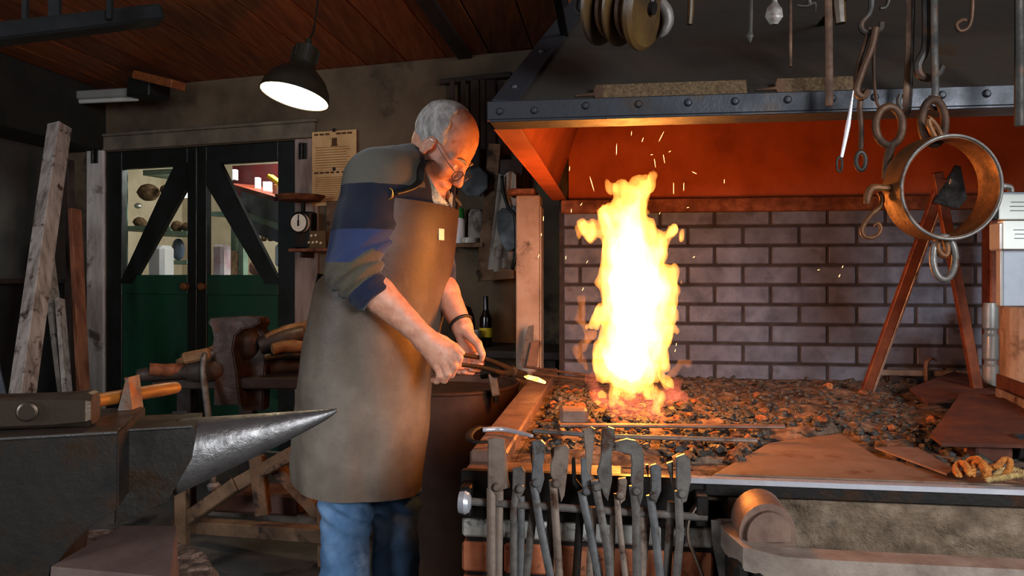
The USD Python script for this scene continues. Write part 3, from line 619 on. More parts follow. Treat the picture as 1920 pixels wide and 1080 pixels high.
# glasses, low on the nose
gz, gx = -.002, .112
for s in (-1, 1):
    ring = [hw((gx - abs(math.sin(t)) * .0 - (.010 if math.cos(t) * 1 > 0.5 else 0), s * (.033 + .024 * math.cos(t)), gz - .008 + .017 * math.sin(t))) for t in np.linspace(0, 2 * np.pi, 24, endpoint=False)]
    ring = [hw((gx - .006 * max(0, math.cos(t)), s * (.033 + .024 * math.cos(t)), gz - .008 + .017 * math.sin(t))) for t in np.linspace(0, 2 * np.pi, 24, endpoint=False)]
    gp = man.part('lens_rim', tube(ring, .0013, 6, True), 'dark_frame', True, label='dark wire rim of the glasses')
    c = np.mean(ring, 0); n = len(ring); v = np.vstack([ring, A(ring) - HF * .0012, [c], [c - HF * .0012]])
    f = [x for i in range(n) for x in ([2 * n, i, (i + 1) % n], [2 * n + 1, n + (i + 1) % n, n + i], [i, n + i, n + (i + 1) % n], [i, n + (i + 1) % n, (i + 1) % n])]
    man.part('lens', trimesh.Trimesh(v, f, process=False), 'lens', False, label='clear lens of the glasses', parent=gp)
    man.part('temple', tube([hw((gx - .005, s * .058, gz)), hw((.06, s * .073, .006)), hw((.012, s * .084, .018)), hw((-.012, s * .085, .012))], .0014, 6, smooth=4), 'wire_steel', True, label='thin metal temple of the glasses')
man.part('bridge', tube([hw((gx, -.010, gz)), hw((gx + .006, 0, gz + .003)), hw((gx, .010, gz))], .0012, 6, smooth=4), 'dark_frame', True)
# clothes
sw = nets(sweater, (-0.66, 1.82, 0.98), (-0.08, 2.56, 1.56), 0.0058)
V = sw.vertices; ypx = HOR - (V[:, 2] - 1.15) * FOC / 2.05
tf = (V - ER) @ (CR - ER) / ((CR - ER) @ (CR - ER)); on_fore = (tf > -0.25) & (cap(V, ER, CR, .066, .052) < .03)
bnd = np.interp(ypx, [270, 347, 432, 492, 560, 640], [0.0, .25, .5, .68, .86, 1.0]); bnd = np.where(on_fore, np.maximum(np.minimum(bnd, .9), np.interp(tf, [-0.25, 0.0, 0.55, 0.56, 1.1], [.60, .70, .85, .87, .98])), bnd)
tl = (V - EL) @ (CL - EL) / ((CL - EL) @ (CL - EL)); bnd = np.where((V[:, 0] > -0.27) & (tl > 0.2) & (cap(V, EL, CL, .066, .055) < .02), .9, bnd)
ncap = cap(V, CEN - CNR * .012 + CAX * .012, CEN + CNR * .25 + CAX * .03, .082, .15); bnd = np.where((ncap < .030 + .006 * meshkit.noise(V * 30, 5)) & (V[:, 2] > 1.36), .375, bnd)
bnd = bnd + (meshkit.noise(V * 40, 3) - .5) * .006
spath = man.part('sweater', sw, 'stripes', True, label='sweater with broad grey, navy, blue and olive bands')
UsdGeom.PrimvarsAPI(stage.GetPrimAtPath(spath)).CreatePrimvar('band', Sdf.ValueTypeNames.FloatArray, 'vertex').Set([float(x) for x in np.clip(bnd, 0, 1)])
def pushed(q, off):
    q = A(q, float).copy()
    for _ in range(8):
        f0 = sweater(q); g = np.stack([sweater(q + A(e) * .004) - f0 for e in np.eye(3)], 1); g /= np.maximum(np.linalg.norm(g, axis=1, keepdims=True), 1e-6); q += g * np.maximum(off - f0, 0)[:, None] * .8
    return q
def ap_pt(phi, z, out=0.02):
    x, y, a, b = prof(z); r = A([x, y, z]); w = 0.0
    return r + BF * ((a + out) * math.cos(phi)) + BL * ((b + out) * math.sin(phi))
EDGE = A([[1.385, -48], [1.34, -52], [1.27, -62], [1.21, -74], [1.16, -95], [1.11, -126], [1.0, -136], [0.86, -138], [0.7, -140], [0.5, -142]])[::-1]
Vg = []
for i, t in enumerate(np.linspace(0, 1, 74)):
    row = []
    for j, u in enumerate(np.linspace(0, 1, 70)):
        zb = 0.525 + 0.012 * math.cos(u * 5) + 0.075 * max(0, 1 - u / 0.13) ** 2.2
        zt = 1.362 - .022 * u; z = zt + (zb - zt) * t
        ph0 = np.interp(z, EDGE[:, 0], EDGE[:, 1]); ph1 = np.interp(z, [0.5, 0.95, 1.15, 1.385], [105, 110, 85, 55])
        ph = math.radians(ph0 + (ph1 - ph0) * u)
        q = ap_pt(ph, z); amp = np.interp(z, [0.5, 0.8, 1.1, 1.39], [.022, .014, .010, .004])
        nz = meshkit.fbm(A([[q[0] * 6, q[1] * 6, z * 2.2]]), 3, 11)[0] - .5
        q = q + (BF * math.cos(ph) + BL * math.sin(ph)) * (nz * 2 * amp + 0.006 * math.sin(ph * 5 + z * 3) * np.interp(z, [.5, .9], [1, 0]))
        row.append(q)
    Vg.append(row)
ag = sheet(A(Vg), 0.004)
if ag.volume < 0: ag.invert()
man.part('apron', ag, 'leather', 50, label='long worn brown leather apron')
ft = np.mean([(ap_pt(math.radians(k), 1.15 - (442 - 516) * 2.1 / FOC)) for k in (5,)], 0)
best = min(((abs(HOR), 0),) + tuple((abs(((q := ap_pt(math.radians(k), 1.267, .024))[0] / q[1]) * FOC + 960 - 826), k) for k in range(-60, 40)))
k = math.radians(best[1]); c = ap_pt(k, 1.267, .027); nn = unit(BF * math.cos(k) + BL * math.sin(k)); tg = np.cross([0, 0, 1.0], nn)
man.part('cloth_tag', box((.027, .033, .002), .0006, frame(unit(tg), unit(np.cross(nn, unit(tg))), nn, c)), 'gold_tag', label='small pale label sewn on the bib')
for (k0, z0, q1, lab) in ((-46, 1.375, P(768, 300, 2.17), 'dark neck strap of the apron'), (50, 1.375, P(812, 335, 2.36), 'dark neck strap of the apron')):
    a0 = ap_pt(math.radians(k0), z0, .02)
    pth = spline([a0, P(776, 345, 2.08), P(772, 310, 2.12), P(774, 287, 2.2)] if k0 < 0 else [a0, P(838, 370, 2.34), P(815, 320, 2.38), P(795, 290, 2.30)], 5)
    nsp = man.part('neck_strap', tube(pushed(pth, .006), .017, 8, flat=.3, up=(-.3, -.6, .6) if k0 < 0 else (.3, .6, .6)), 'black_leather', 40, label=lab)
man.part('buckle', tube([ap_pt(math.radians(-47), 1.37, .03) + A([math.cos(t) * .011, -.004, math.sin(t) * .015]) for t in np.linspace(0, 2 * np.pi, 14, endpoint=False)], .0025, 6, True), 'brass', True, label='brass ring of the apron strap', parent=nsp)
man.part('waist_strap', sheet(A([[ap_pt(math.radians(x), z + .0006 * (x + 130) * .2, .020) for x in np.linspace(-122, -250, 24)] for z in (1.155, 1.135, 1.115)]), -.004), 'black_leather', 40, label='dark waist strap tied at the back')
man.part('side_strap', tube([ap_pt(math.radians(58), 1.375, .024), ap_pt(math.radians(72), 1.32, .03), ap_pt(math.radians(86), 1.25, .03)], .006, 6, flat=.5, smooth=4), 'black_leather', True)
cen = P(808, 335, 2.225); ax1 = unit(P(838, 390, 2.17) - P(786, 277, 2.27)); 
ax1 = unit(ax1); nr = unit(np.cross(ax1, BL2)); nr = nr if nr[0] > 0 else -nr
def ring_strip(r1, r2, w, off, gap, flare=.012, n=40):
    V = []
    for s in np.linspace(0, 1, 5):
        V.append([cen + off + ax1 * (r1 + flare * (1 - s)) * math.cos(t) + BL2 * (r2 + flare * (1 - s)) * math.sin(t) + nr * w * (s - .5) for t in np.linspace(gap, 2 * np.pi - gap, n)])
    return A(V)
cl = sheet(ring_strip(.104, .088, .044, -nr * .004 + ax1 * .004, .12), .003); 
if cl.volume < 0: cl.invert()
scp = man.part('shirt_collar', cl, 'check_cloth', 50, label='pale checked shirt collar')
for s in (-1, 1):
    b0 = cen + ax1 * .090 + nr * .01
    V = A([[b0 + BL * s * (.006 + .045 * v) + ax1 * (.028 * u * (1 - .55 * v) - .035 * v) + BF * (.008 * (1 - v)) - BL * .0 for v in np.linspace(0, 1, 6)] for u in np.linspace(0, 1, 4)])
    lp = sheet(V, .003); 
    if lp.volume < 0: lp.invert()
    man.part('collar_point', lp, 'check_cloth', 50, parent=scp)
rw = WL + (EL - WL) * .07; axw = unit(EL - WL); e1 = unit(np.cross(axw, [0, 1, 0.3])); e2 = np.cross(axw, e1)
man.part('bracelet', tube([rw + (e1 * math.cos(t) + e2 * math.sin(t)) * .033 for t in np.linspace(0, 2 * np.pi, 20, endpoint=False)], .005, 6, True), 'black_leather', True, label='dark bracelet on the left wrist')
def jeans(p):
    x, y, a, b = prof(np.clip(p[:, 2], 0.95, 1.1)); q = p - np.stack([x, y, p[:, 2]], 1)
    d = (np.sqrt(((q @ BF) / (a - .01)) ** 2 + ((q @ BL) / (b - .012)) ** 2) - 1) * .14; d = smax(smax(d, p[:, 2] - 1.09, .01), .80 - p[:, 2], .05)
    w = (meshkit.fbm(p * A([10, 10, 16]) + 3, 3, 6) - .5) * .03
    for s, hx, kx, axx in ((-1, 684, 656, 655), (1, 716, 736, 738)):
        o = BL * s * .085; Hh, K, An = P(hx, 640, 2.22) + A([0, s, 0]) * .07, P(kx, 960, 2.22) + A([0, s, 0]) * .06 , P(axx, 1190, 2.22) + A([0, s, 0]) * .06
        c = chain(p, [(Hh, .098), (Hh + (K - Hh) * .5, .086), (K, .070), (K + (An - K) * .5, .068), (An, .062)], .02); d = smin(d, c, .025)
        fold = np.exp(-(((p[:, 2] - K[2] - .04) / .06) ** 2)) * .007 * np.sin((p[:, 2] + (p[:, 0]) * .6) * 110)
        d = d + np.where(c < .03, fold, 0)
    return smax(d, .06 - p[:, 2], .01) + w * .6
man.part('jeans', nets(jeans, (-0.66, 2.0, 0.02), (-0.18, 2.5, 1.14), 0.0066), 'denim', True, label='faded blue jeans')
for s, axx in ((-1, 655), (1, 738)):
    An = P(axx, 1190, 2.22) + BL * s * .06; An[2] = 0
    sf = lambda p: smax(smin(cap(p, An + A([0, 0, .05]), An + BF * .15 + A([0, 0, .03]), .052, .043), cap(p, An + A([0, 0, .05]), An + A([0, 0, .15]), .05, .055), .02), -p[:, 2], .004)
    man.part('boot', nets(sf, An - .15 - A([0, 0, -.14]), An + .26, .008), 'boot', True)

# tongs in his hands and the glowing bar they hold
tg = T('tongs', 'long black tongs held in both hands of the man, gripping a glowing bar', 'tongs', loc=P(960, 697, 2.35))
tg.part('rein', tube([P(808, 651, 2.0), P(858, 664, 2.07), P(905, 672, 2.19), P(935, 683, 2.28), P(962, 697, 2.35), P(984, 709, 2.41)], [.0055, .006, .007, .009, .013, .008], 8, smooth=5), 'dark_iron', 50, label='upper rein and jaw')
tg.part('rein', tube([P(812, 674, 2.0), P(860, 683, 2.07), P(905, 689, 2.19), P(940, 699, 2.28), P(960, 697, 2.34), P(986, 701, 2.40)], [.0055, .006, .007, .009, .013, .008], 8, smooth=5), 'dark_iron', 50, label='lower rein and jaw')
tg.part('boss', lathe([(0, .014), (.012, .013), (.018, .008), (.018, -.008), (.012, -.013), (0, -.014)], 20, P(960, 697, 2.345), (0.1, -1, .2)), 'dark_iron')
MAT['hot_steel'] = usdkit.material(stage, '/World/Looks/hot_steel', {'g': ('geometry', {}), 'n': ('noise_texture', {'scale': 60.0}), 'r': ('rgb_ramp', {'ramp': [(0.35, (1.0, 0.30, 0.03)), (0.65, (1.0, 0.50, 0.12))]}), 'e': ('emission', {'strength': 7.0})}, [('g.position', 'n.vector'), ('n.fac', 'r.fac'), ('r.color', 'e.color')], surface='e.emission')
solo('hot_bar', tube([P(976, 702, 2.385), P(990, 707, 2.41), P(1006, 711, 2.44), P(1021, 717, 2.47)], [.006, .010, .0115, .007], 8, flat=.7, smooth=3), 'hot_steel', 'glowing orange bar end gripped in the jaws of the tongs', 'hot iron')
# ---------------------------------------------------------------- the fire: a glowing gas volume around bright burning cores
FY = 2.12
fc = 2.12 / 1400
glow('flame_core', (1.0, 0.31, 0.05), FIRE)
pm_vol = usdkit.material(stage, '/World/Looks/flame_gas', {'v': ('principled_volume', {'density': 0.0, 'emission_strength': 75.0, 'emission_color': (1.0, 0.34, 0.055)})}, volume='v.volume'); MAT['flame_gas'] = pm_vol
MAT['flame_base'] = usdkit.material(stage, '/World/Looks/flame_base', {'v': ('principled_volume', {'density': 0.0, 'emission_strength': 13.0, 'emission_color': (1.0, 0.17, 0.09)})}, volume='v.volume')
# tongues: (pixel x, pixel y, depth offset, radius in pixels) from foot to tip
TONG = [
 [(1188, 705, 0, 30), (1180, 680, 0, 52), (1192, 600, 0, 60), (1198, 520, 0, 56), (1190, 450, 0, 46), (1170, 410, 0, 34), (1165, 385, 0, 20)],
 [(1155, 705, -.02, 20), (1150, 670, -.02, 36), (1165, 600, 0, 40), (1172, 520, 0, 44), (1155, 440, 0, 36), (1135, 405, 0, 22), (1122, 398, 0, 8)],
 [(1228, 705, .02, 16), (1228, 680, .02, 28), (1235, 600, .02, 26), (1240, 540, .01, 30), (1245, 510, 0, 24), (1252, 500, 0, 10)],
 [(1165, 520, .01, 24), (1150, 470, .01, 20), (1128, 440, 0, 17), (1106, 436, 0, 20), (1096, 424, 0, 13)],
 [(1200, 520, 0, 34), (1225, 475, 0, 28), (1238, 455, 0, 21), (1247, 440, 0, 18), (1254, 452, 0, 14), (1260, 470, 0, 6)],
 [(1170, 430, 0, 36), (1182, 395, 0, 28), (1192, 362, 0, 20), (1194, 338, 0, 15), (1192, 318, 0, 4)],
 [(1192, 370, 0, 16), (1205, 345, 0, 13), (1213, 330, 0, 11), (1217, 312, 0, 3)],
 [(1188, 360, 0, 14), (1168, 358, 0, 14), (1156, 352, 0, 15), (1146, 342, 0, 9)],
 [(1200, 370, 0, 12), (1210, 385, 0, 8), (1213, 398, 0, 5)],
 [(1140, 600, .02, 16), (1126, 590, .02, 16), (1112, 604, .02, 17), (1100, 612, .02, 10)], [(1140, 560, .02, 16), (1130, 575, .02, 9), (1122, 592, .02, 9)],
 [(1130, 700, 0, 16), (1120, 690, 0, 10), (1116, 680, 0, 7)],
 [(1165, 700, -.03, 24), (1150, 735, -.04, 12), (1146, 758, -.05, 4)], [(1190, 700, -.04, 24), (1183, 735, -.05, 12), (1180, 752, -.06, 4)], [(1210, 700, -.02, 22), (1216, 728, -.04, 11), (1220, 745, -.05, 4)], [(1230, 700, 0, 16), (1238, 745, -.03, 8), (1237, 775, -.05, 3)],
 [(1235, 700, .02, 16), (1250, 715, .02, 8), (1262, 728, .02, 5)], [(1250, 640, .02, 12), (1254, 600, .02, 11), (1256, 560, .02, 9)],
 [(1140, 690, -.03, 20), (1135, 640, -.02, 20), (1140, 590, -.01, 14)],
]
def q2(t): return [(P(x, y, FY + d), max(r, 3) * fc) for x, y, d, r in t]
SEG = [(q[i][0], q[i + 1][0], q[i][1], q[i + 1][1]) for q in map(q2, TONG) for i in range(len(q) - 1)]
def warp(p, amp=1.0):
    s = A([1, 1, 0.45])
    w = np.stack([meshkit.fbm(p * s * 17 + 3.1, 3, 5), meshkit.fbm(p * s * 17 + 8.7, 3, 9), np.full(len(p), 0.5)], 1) - 0.5
    w2 = np.stack([meshkit.noise(p * s * 48 + 1.7, 2), meshkit.noise(p * s * 48 + 9.2, 3), np.full(len(p), 0.5)], 1) - 0.5
    return p + w * 0.055 * amp + w2 * 0.034 * amp
def flame_sdf(p, shrink=0.0, k=0.007, segs=SEG):
    q0_ = p; p = warp(p); d = None
    for a, b, ra, rb in segs:
        c = cap(p, a, b, max(ra - shrink, 0.0005), max(rb - shrink, 0.0005)); d = c if d is None else smin(d, c, k)
    s = np.maximum(meshkit.fbm(q0_ * A([36, 36, 8]) + 2.2, 3, 21) - .45, 0) * .075 + (meshkit.fbm(q0_ * A([80, 80, 17]) + 7.2, 2, 31) - .5) * .016 - .002
    return d + s
fire = T('fire', 'tall roaring yellow fire burning on the coals under the hood', 'fire', loc=P(1190, 770, FY))
lo, hi = P(1050, 800, FY) - A([0, .2, 0]), P(1310, 285, FY) + A([0, .2, 0])
fire.part('flames', nets(lambda p: flame_sdf(p) * 0.7, lo, hi, 0.004), 'flame_gas', True, label='orange edged yellow flames')
MAT['hot_gas'] = usdkit.material(stage, '/World/Looks/hot_gas', {'v': ('principled_volume', {'density': 0.0, 'emission_strength': 42.0, 'emission_color': (1.0, 0.55, 0.22)})}, volume='v.volume')
fire.part('hot_flames', nets(lambda p: flame_sdf(p, 0.027, 0.012) * 0.7, lo, hi, 0.0055), 'hot_gas', True, label='pale inner flames')
core = [s for s in SEG if min(s[2], s[3]) > 30 * fc]
fire.part('white_core', nets(lambda p: flame_sdf(p, 0.045, 0.02, core) * 0.8, lo, hi, 0.0055), 'flame_core', True, label='white hot heart of the flames')
BASE = [(P(1150, 780, FY - .04), P(1240, 782, FY - .04), 13 * fc, 12 * fc), (P(1120, 745, FY - .04), P(1270, 745, FY - .02), 14 * fc, 16 * fc), (P(1150, 760, FY - .08), P(1240, 765, FY - .07), 14 * fc, 12 * fc), (P(1262, 735, FY), P(1272, 715, FY), 12 * fc, 6 * fc), (P(1180, 770, FY - .1), P(1195, 740, FY - .09), 8 * fc, 4 * fc), (P(1225, 775, FY - .1), P(1240, 735, FY - .09), 8 * fc, 4 * fc), (P(1120, 745, FY - .05), P(1105, 700, FY), 14 * fc, 4 * fc)]
fire.part('low_flames', nets(lambda p: flame_sdf(p, 0, 0.02, BASE) * 0.8, P(1060, 810, FY) - A([0, .25, 0]), P(1320, 680, FY) + A([0, .15, 0]), 0.005), 'flame_base', True, label='pinkish low flames at the foot of the fire')
glow('spark_glow', (1.0, 0.38, 0.10), 7.0)
for i, (x, y, l, an) in enumerate([(1068, 316, 10, 80), (1156, 280, 22, 86), (1184, 250, 9, 80), (1222, 290, 5, 20), (1240, 256, 22, 62), (1256, 284, 5, 30), (1245, 298, 16, -78), (1205, 262, 9, 70), (1110, 345, 28, -72), (1263, 353, 22, 88), (1282, 350, 16, 86), (1302, 324, 10, -25), (1358, 340, 8, 84), (1090, 383, 6, 60), (1071, 395, 7, 85), (1237, 400, 5, 60), (1290, 389, 5, 20), (1019, 410, 9, 86), (1015, 440, 5, 80), (1061, 483, 7, 80), (1101, 491, 6, 60), (1301, 482, 5, 30), (1093, 542, 7, 60), (1268, 646, 6, 80), (1266, 657, 6, 70), (1010, 480, 7, 70), (1228, 306, 16, -80), (1580, 500, 5, 60), (1574, 517, 6, 60), (1535, 506, 5, 20)]):
    yd = FY + random.Random(i).uniform(-0.25, 0.35); q = P(x, y, yd); s = yd / FOC; d = A([math.cos(math.radians(an)), 0.2, math.sin(math.radians(an))]) * l * s / 2
    solo('spark', trimesh.Trimesh(*(lambda m: (m.vertices, m.faces))(tube([q - d, q - d * 0.5, q + d * 0.5, q + d], [0.0003, 0.0011, 0.0009, 0.0002], 6)), process=False), 'spark_glow', 'tiny glowing spark flying above or beside the fire', 'spark', 'sparks flying around the fire', smooth=True)

MAT['smoke'] = usdkit.material(stage, '/World/Looks/smoke', {'v': ('principled_volume', {'density': 5.0, 'color': (0.75, 0.6, 0.5), 'anisotropy': 0.2})}, volume='v.volume')
WISP = [(P(1098, 688, FY - .05), P(1085, 655, FY - .03), 7 * fc, 6 * fc), (P(1085, 655, FY - .03), P(1100, 630, FY), 6 * fc, 7 * fc), (P(1100, 630, FY), P(1082, 600, FY), 7 * fc, 5 * fc), (P(1082, 600, FY), P(1090, 560, FY), 5 * fc, 8 * fc), (P(1105, 640, FY), P(1112, 600, FY), 5 * fc, 3 * fc), (P(1262, 700, FY), P(1280, 680, FY), 9 * fc, 7 * fc)]
def wisp(p):
    p = warp(p, .8); d = None
    for a, b, ra, rb in WISP:
        c = cap(p, a, b, ra, rb); d = c if d is None else smin(d, c, .01)
    return d
solo('smoke_wisp', nets(lambda p: wisp(p) * .8, P(1040, 720, FY) - A([0, .2, 0]), P(1310, 530, FY) + A([0, .15, 0]), .005), 'smoke', 'thin curling wisps of smoke low beside the fire', 'smoke', smooth=True)
# ---------------------------------------------------------------- anvil on its stump, hammer and hot cutter
ZA = 0.939
A0 = at_z(222, 812, ZA); an = math.radians(17); AX, AW = A([math.cos(an), math.sin(an), 0]), A([-math.sin(an), math.cos(an), 0])
AM = frame(AX, A([0, 0, 1]), -AW, A([A0[0], A0[1], 0]))          # x along, y up, z towards the viewer
def tz(px, py, w=0.0): q = hit(px, py, A0 + AW * w, AW); return float((q - A0) @ AX), float(q[2])
av = T('anvil', 'big dark steel anvil with a long pointed horn in the left foreground', 'anvil', loc=(-0.7, 1.1, 0.62))
prof_b = [(0, ZA), tz(222, 950), tz(214, 960), tz(190, 975), tz(150, 1005), tz(118, 1040), tz(96, 1075), tz(88, 1130), (-0.10, 0.70), (-0.42, 0.70), (-0.42, 0.76), (-0.47, 0.83), (-0.62, ZA - .04), (-0.62, ZA)]
def ext(poly, w0, w1, bev=0.002): return prism(poly, w1 - w0, frame(AX, A([0, 0, 1]), -AW, A([A0[0], A0[1], 0]) + AW * w1), bev)
av.part('body', ext(prof_b, 0, 0.205, 0.0025), 'anvil_side', 25, label='dark heavy body with scarred side')
av.part('face_plate', prism([(-0.618, 0.002), (-0.003, 0.002), (-0.003, 0.203), (-0.618, 0.203)], 0.0035, frame(AX, AW, A([0, 0, 1]), A([A0[0], A0[1], ZA - 0.002])), 0.001), 'anvil_face', 25, label='worn flat working face')
av.part('table', ext([(-0.02, 0.929), (0.086, 0.929), (0.087, 0.91), (0.082, 0.88), (0.05, 0.822), (-0.02, 0.792)], 0.072, 0.19, 0.003), 'anvil_side', 25, label='step between face and horn')
av.part('worn_edge', cat(beam(A0 + AX * -.61 + AW * .002 + A([0, 0, .0005]), A0 + AX * -.002 + AW * .002 + A([0, 0, .0005]), .0035, .0035, .001), beam(A0 * A([1, 1, 0]) + AX * -.018 + AW * .0735 + A([0, 0, .9285]), A0 * A([1, 1, 0]) + AX * .084 + AW * .0735 + A([0, 0, .9285]), .003, .003, .001)), 'horn_steel', label='bright worn edges')
N, R = 30, []
for k in range(N + 1):
    t = k / N; tt_ = 0.055 + 0.238 * t
    ztop = 0.930 + 0.004 * t; h = 0.108 * (1 - t) ** 0.82 * (1 - 0.10 * t) + 0.006; zc = ztop - h / 2; wr = (0.052 * (1 - t) ** 0.75 + 0.003)
    c = A0 * A([1, 1, 0]) + AX * tt_ + AW * 0.131 + A([0, 0, zc])
    R.append([c + AW * (wr * math.cos(x)) + A([0, 0, h / 2 * np.sign(math.sin(x)) * abs(math.sin(x)) ** 0.85]) for x in np.linspace(0, 2 * np.pi, 40, endpoint=False)])
R = A(R); v = np.vstack([R.reshape(-1, 3), R[0].mean(0), R[-1].mean(0) + AX * 0.003]); n = 40; f = []
for i in range(N):
    for k in range(n): l = (k + 1) % n; f += [[i * n + k, i * n + l, (i + 1) * n + l], [i * n + k, (i + 1) * n + l, (i + 1) * n + k]]
for k in range(n): l = (k + 1) % n; f += [[(N + 1) * n, l, k], [(N + 1) * n + 1, N * n + k, N * n + l]]
hm = trimesh.Trimesh(v, f, process=False)
if hm.volume < 0: hm.invert()
av.part('horn', hm, 'horn_steel', True, label='polished conical horn')
foot = trimesh.convex.convex_hull(A([P(226, 986, 1.06), P(331, 986, 1.06), P(318, 1082, .95), P(96, 1062, .97), *[P(x, y, d) - A([0, 0, 1.0]) * max(0, (P(x, y, d)[2] - 0.70)) for x, y, d in ((215, 986, 1.07), (336, 986, 1.07), (322, 1082, .94), (86, 1062, .96))]]))
av.part('foot', foot, 'foot_steel', False, label='sloping brown foot')
av.part('hardy_hole', box((.02, .012, .002), 0, frame(AX, AW, A([0, 0, 1]), at_z(336, 773, .930))), 'black_void', False, label='square hole in the step')
sc = A([-0.72, 1.08]); r_ = 0.275
ringp = [(sc[0] + r_ * (1 + .03 * math.sin(5 * t) + .015 * math.sin(11 * t)) * math.cos(t), sc[1] + r_ * (1 + .03 * math.sin(5 * t)) * math.sin(t)) for t in np.linspace(0, 2 * np.pi, 60, endpoint=False)]
sm = T('tree_stump', 'round log stump carrying the anvil', 'stump', loc=(sc[0], sc[1], 0))
sm.part('log', prism(ringp, 0.675, frame(A([1, 0, 0]), A([0, 1, 0]), A([0, 0, 1]), A([0, 0, 0.001])), 0.012), 'stump_wood', 25); 
sm.part('end_grain', prism([(sc[0] + (x - sc[0]) * .95, sc[1] + (y - sc[1]) * .95) for x, y in ringp], 0.02, frame(A([1, 0, 0]), A([0, 1, 0]), A([0, 0, 1]), A([0, 0, 0.672])), 0.003), 'end_grain', 25, label='cracked end grain of the log')
# sledge hammer lying on the face
hd0, hd1 = at_z(-70, 813, ZA + .002), at_z(168, 803, ZA + .002); ha = unit(hd1 - hd0); hw_ = np.cross([0, 0, 1.0], ha)
hm = T('sledge_hammer', 'short handled sledge hammer lying on the anvil face', 'hammer', loc=(hd0 + hd1) / 2)
L = np.linalg.norm(hd1 - hd0); HMf = frame(ha, hw_, A([0, 0, 1]), hd0)
def octo(x, w, h, c, yo=0.026): return [(x, yo + y, .0235 + z) for y, z in ((-w + c, -h), (w - c, -h), (w, -h + c), (w, h - c), (w - c, h), (-w + c, h), (-w, h - c), (-w, -h + c))]
hp = []
for x, w, h, c in ((0, .020, .0195, .007), (.006, .023, .0225, .008), (L * .5 - .03, .0225, .021, .004), (L * .5 + .03, .0225, .021, .004), (L - .006, .024, .0232, .009), (L, .021, .0205, .008)): hp.append(octo(x, w, h, c))
hv = A(hp).reshape(-1, 3); hf = []
for i in range(5):
    for k in range(8): l = (k + 1) % 8; hf += [[i * 8 + k, (i + 1) * 8 + k, (i + 1) * 8 + l], [i * 8 + k, (i + 1) * 8 + l, i * 8 + l]]
hf += [[0, i + 1, i] for i in range(1, 7)][::1] + [[40, 40 + i, 40 + i + 1] for i in range(1, 7)]
hmesh = trimesh.Trimesh(hv, hf, process=False); hmesh.fix_normals(); hmesh.apply_transform(HMf)
hm.part('head', hmesh, 'anvil_face', False, label='forged steel head')
e0 = hit(52, 772, hd0 + hw_ * .001, hw_); h1 = at_z(333, 726, .951); 
hdir = unit(h1 - e0)
hm.part('handle_end', lathe([(0, .006), (.010, .006), (.013, .004), (.0135, 0), (.0135, -.01), (0, -.01)], 28, e0 + hw_ * .002, -hw_), 'anvil_face', label='wedged handle end in the eye of the head')
hm.part('handle', tube([e0 + hw_ * .03, e0 + hdir * .09 , e0 + (h1 - e0) * .55, e0 + (h1 - e0) * .85, h1 - hdir * .008, h1], [.012, .0125, .0128, .0138, .0125, .004], 14, smooth=4, flat=.85), 'handle_wood', True, label='varnished orange brown wooden handle')
# hot cutter standing on the step
hc = T('hardy_cutter', 'wedge shaped hot cutter standing upright on the anvil', 'cutter', loc=at_z(240, 782, .93))
b0, b1 = at_z(217, 784, .929), at_z(250, 782, .929); bx = unit(b1 - b0); by = np.cross([0, 0, 1.0], bx); w = np.linalg.norm(b1 - b0)
V = [b0, b1, b1 + by * .034 + bx * .012, b0 + by * .034 + bx * .012]; tp = [b0 + bx * w * .55 + A([0, 0, .058]), b0 + bx * (w * .72) + A([0, 0, .062]), b0 + bx * (w * .72 + .012) + by * .034 + A([0, 0, .062]), b0 + bx * (w * .55 + .012) + by * .034 + A([0, 0, .057])]
hc.part('blade', trimesh.convex.convex_hull(A(V + tp)), 'cutter_steel', False); hc.part('edge', tube([tp[0] + A([0, 0, .002]), tp[3] + A([0, 0, .002])], .0022, 6), 'rusty', label='worn rusty cutting edge')
# ---------------------------------------------------------------- smithing tongs hanging from the bar on the forge front
rk = T('tong_rail', 'iron bar along the forge front carrying a row of smithing tongs', 'rail', loc=F(0.2, -.06, .69))
zr = 0.69
rk.part('bar', tube([F(0.02, -.058, zr), F(0.50, -.058, zr - .012)], .008, 10), 'iron', label='round iron bar')
rk.part('hub', lathe([(0, .012), (.012, .011), (.02, .008), (.024, 0), (.022, -.012), (0, -.012)], 20, F(.022, -.066, zr), FU), 'bright_steel', label='polished bolt head at the end')
for a in (0.02, 0.49): rk.part('bracket', fbox(a - .012, a + .012, -.064, 0.002, zr - .03, zr + .03, .003), 'dark_iron')
def pt(px, py, b): return hit(px, py, F(0, b, 0), FV)
def poly_part(t, name, pts, b, th, mat, bev=.0018, label=None):
    q = [pt(x, y, b) for x, y in pts]; t.part(name, prism([((p - F0) @ FU, p[2]) for p in q], th, frame(FU, A([0, 0, 1]), -FV, F0 + FV * (b + th)), bev), mat, 25, label)
def rein(t, pts, b, r, mat, flat=.7):
    q = [pt(x, y, b) for x, y in pts]; d = unit(q[-1] - q[-2]); k = max(0.05, q[-1][2] - 0.16) / max(-d[2], .2); q.append(q[-1] + d * k)
    t.part('rein', tube(q, [r] * (len(q) - 1) + [r * .7], 8, flat=flat, up=-FV), mat, 40)
def rack_tongs(label, jaw, jaw2, piv, r1, r2, m1='iron', m2='iron', b=-.082, w=.0085):
    t = T('smithing_tongs', label, 'tongs', 'tongs hanging on the forge rail', loc=pt(*piv, b))
    poly_part(t, 'jaw', jaw, b, .014, m1)
    if jaw2: poly_part(t, 'jaw', jaw2, b + .016, .013, m2)
    t.part('rivet', lathe([(0, .009), (.006, .008), (.009, .003), (.009, -.004), (0, -.004)], 14, pt(*piv, b - .001), -FV), m1)
    rein(t, r1, b + .006, w, m1); rein(t, r2, b + .026, w, m2)
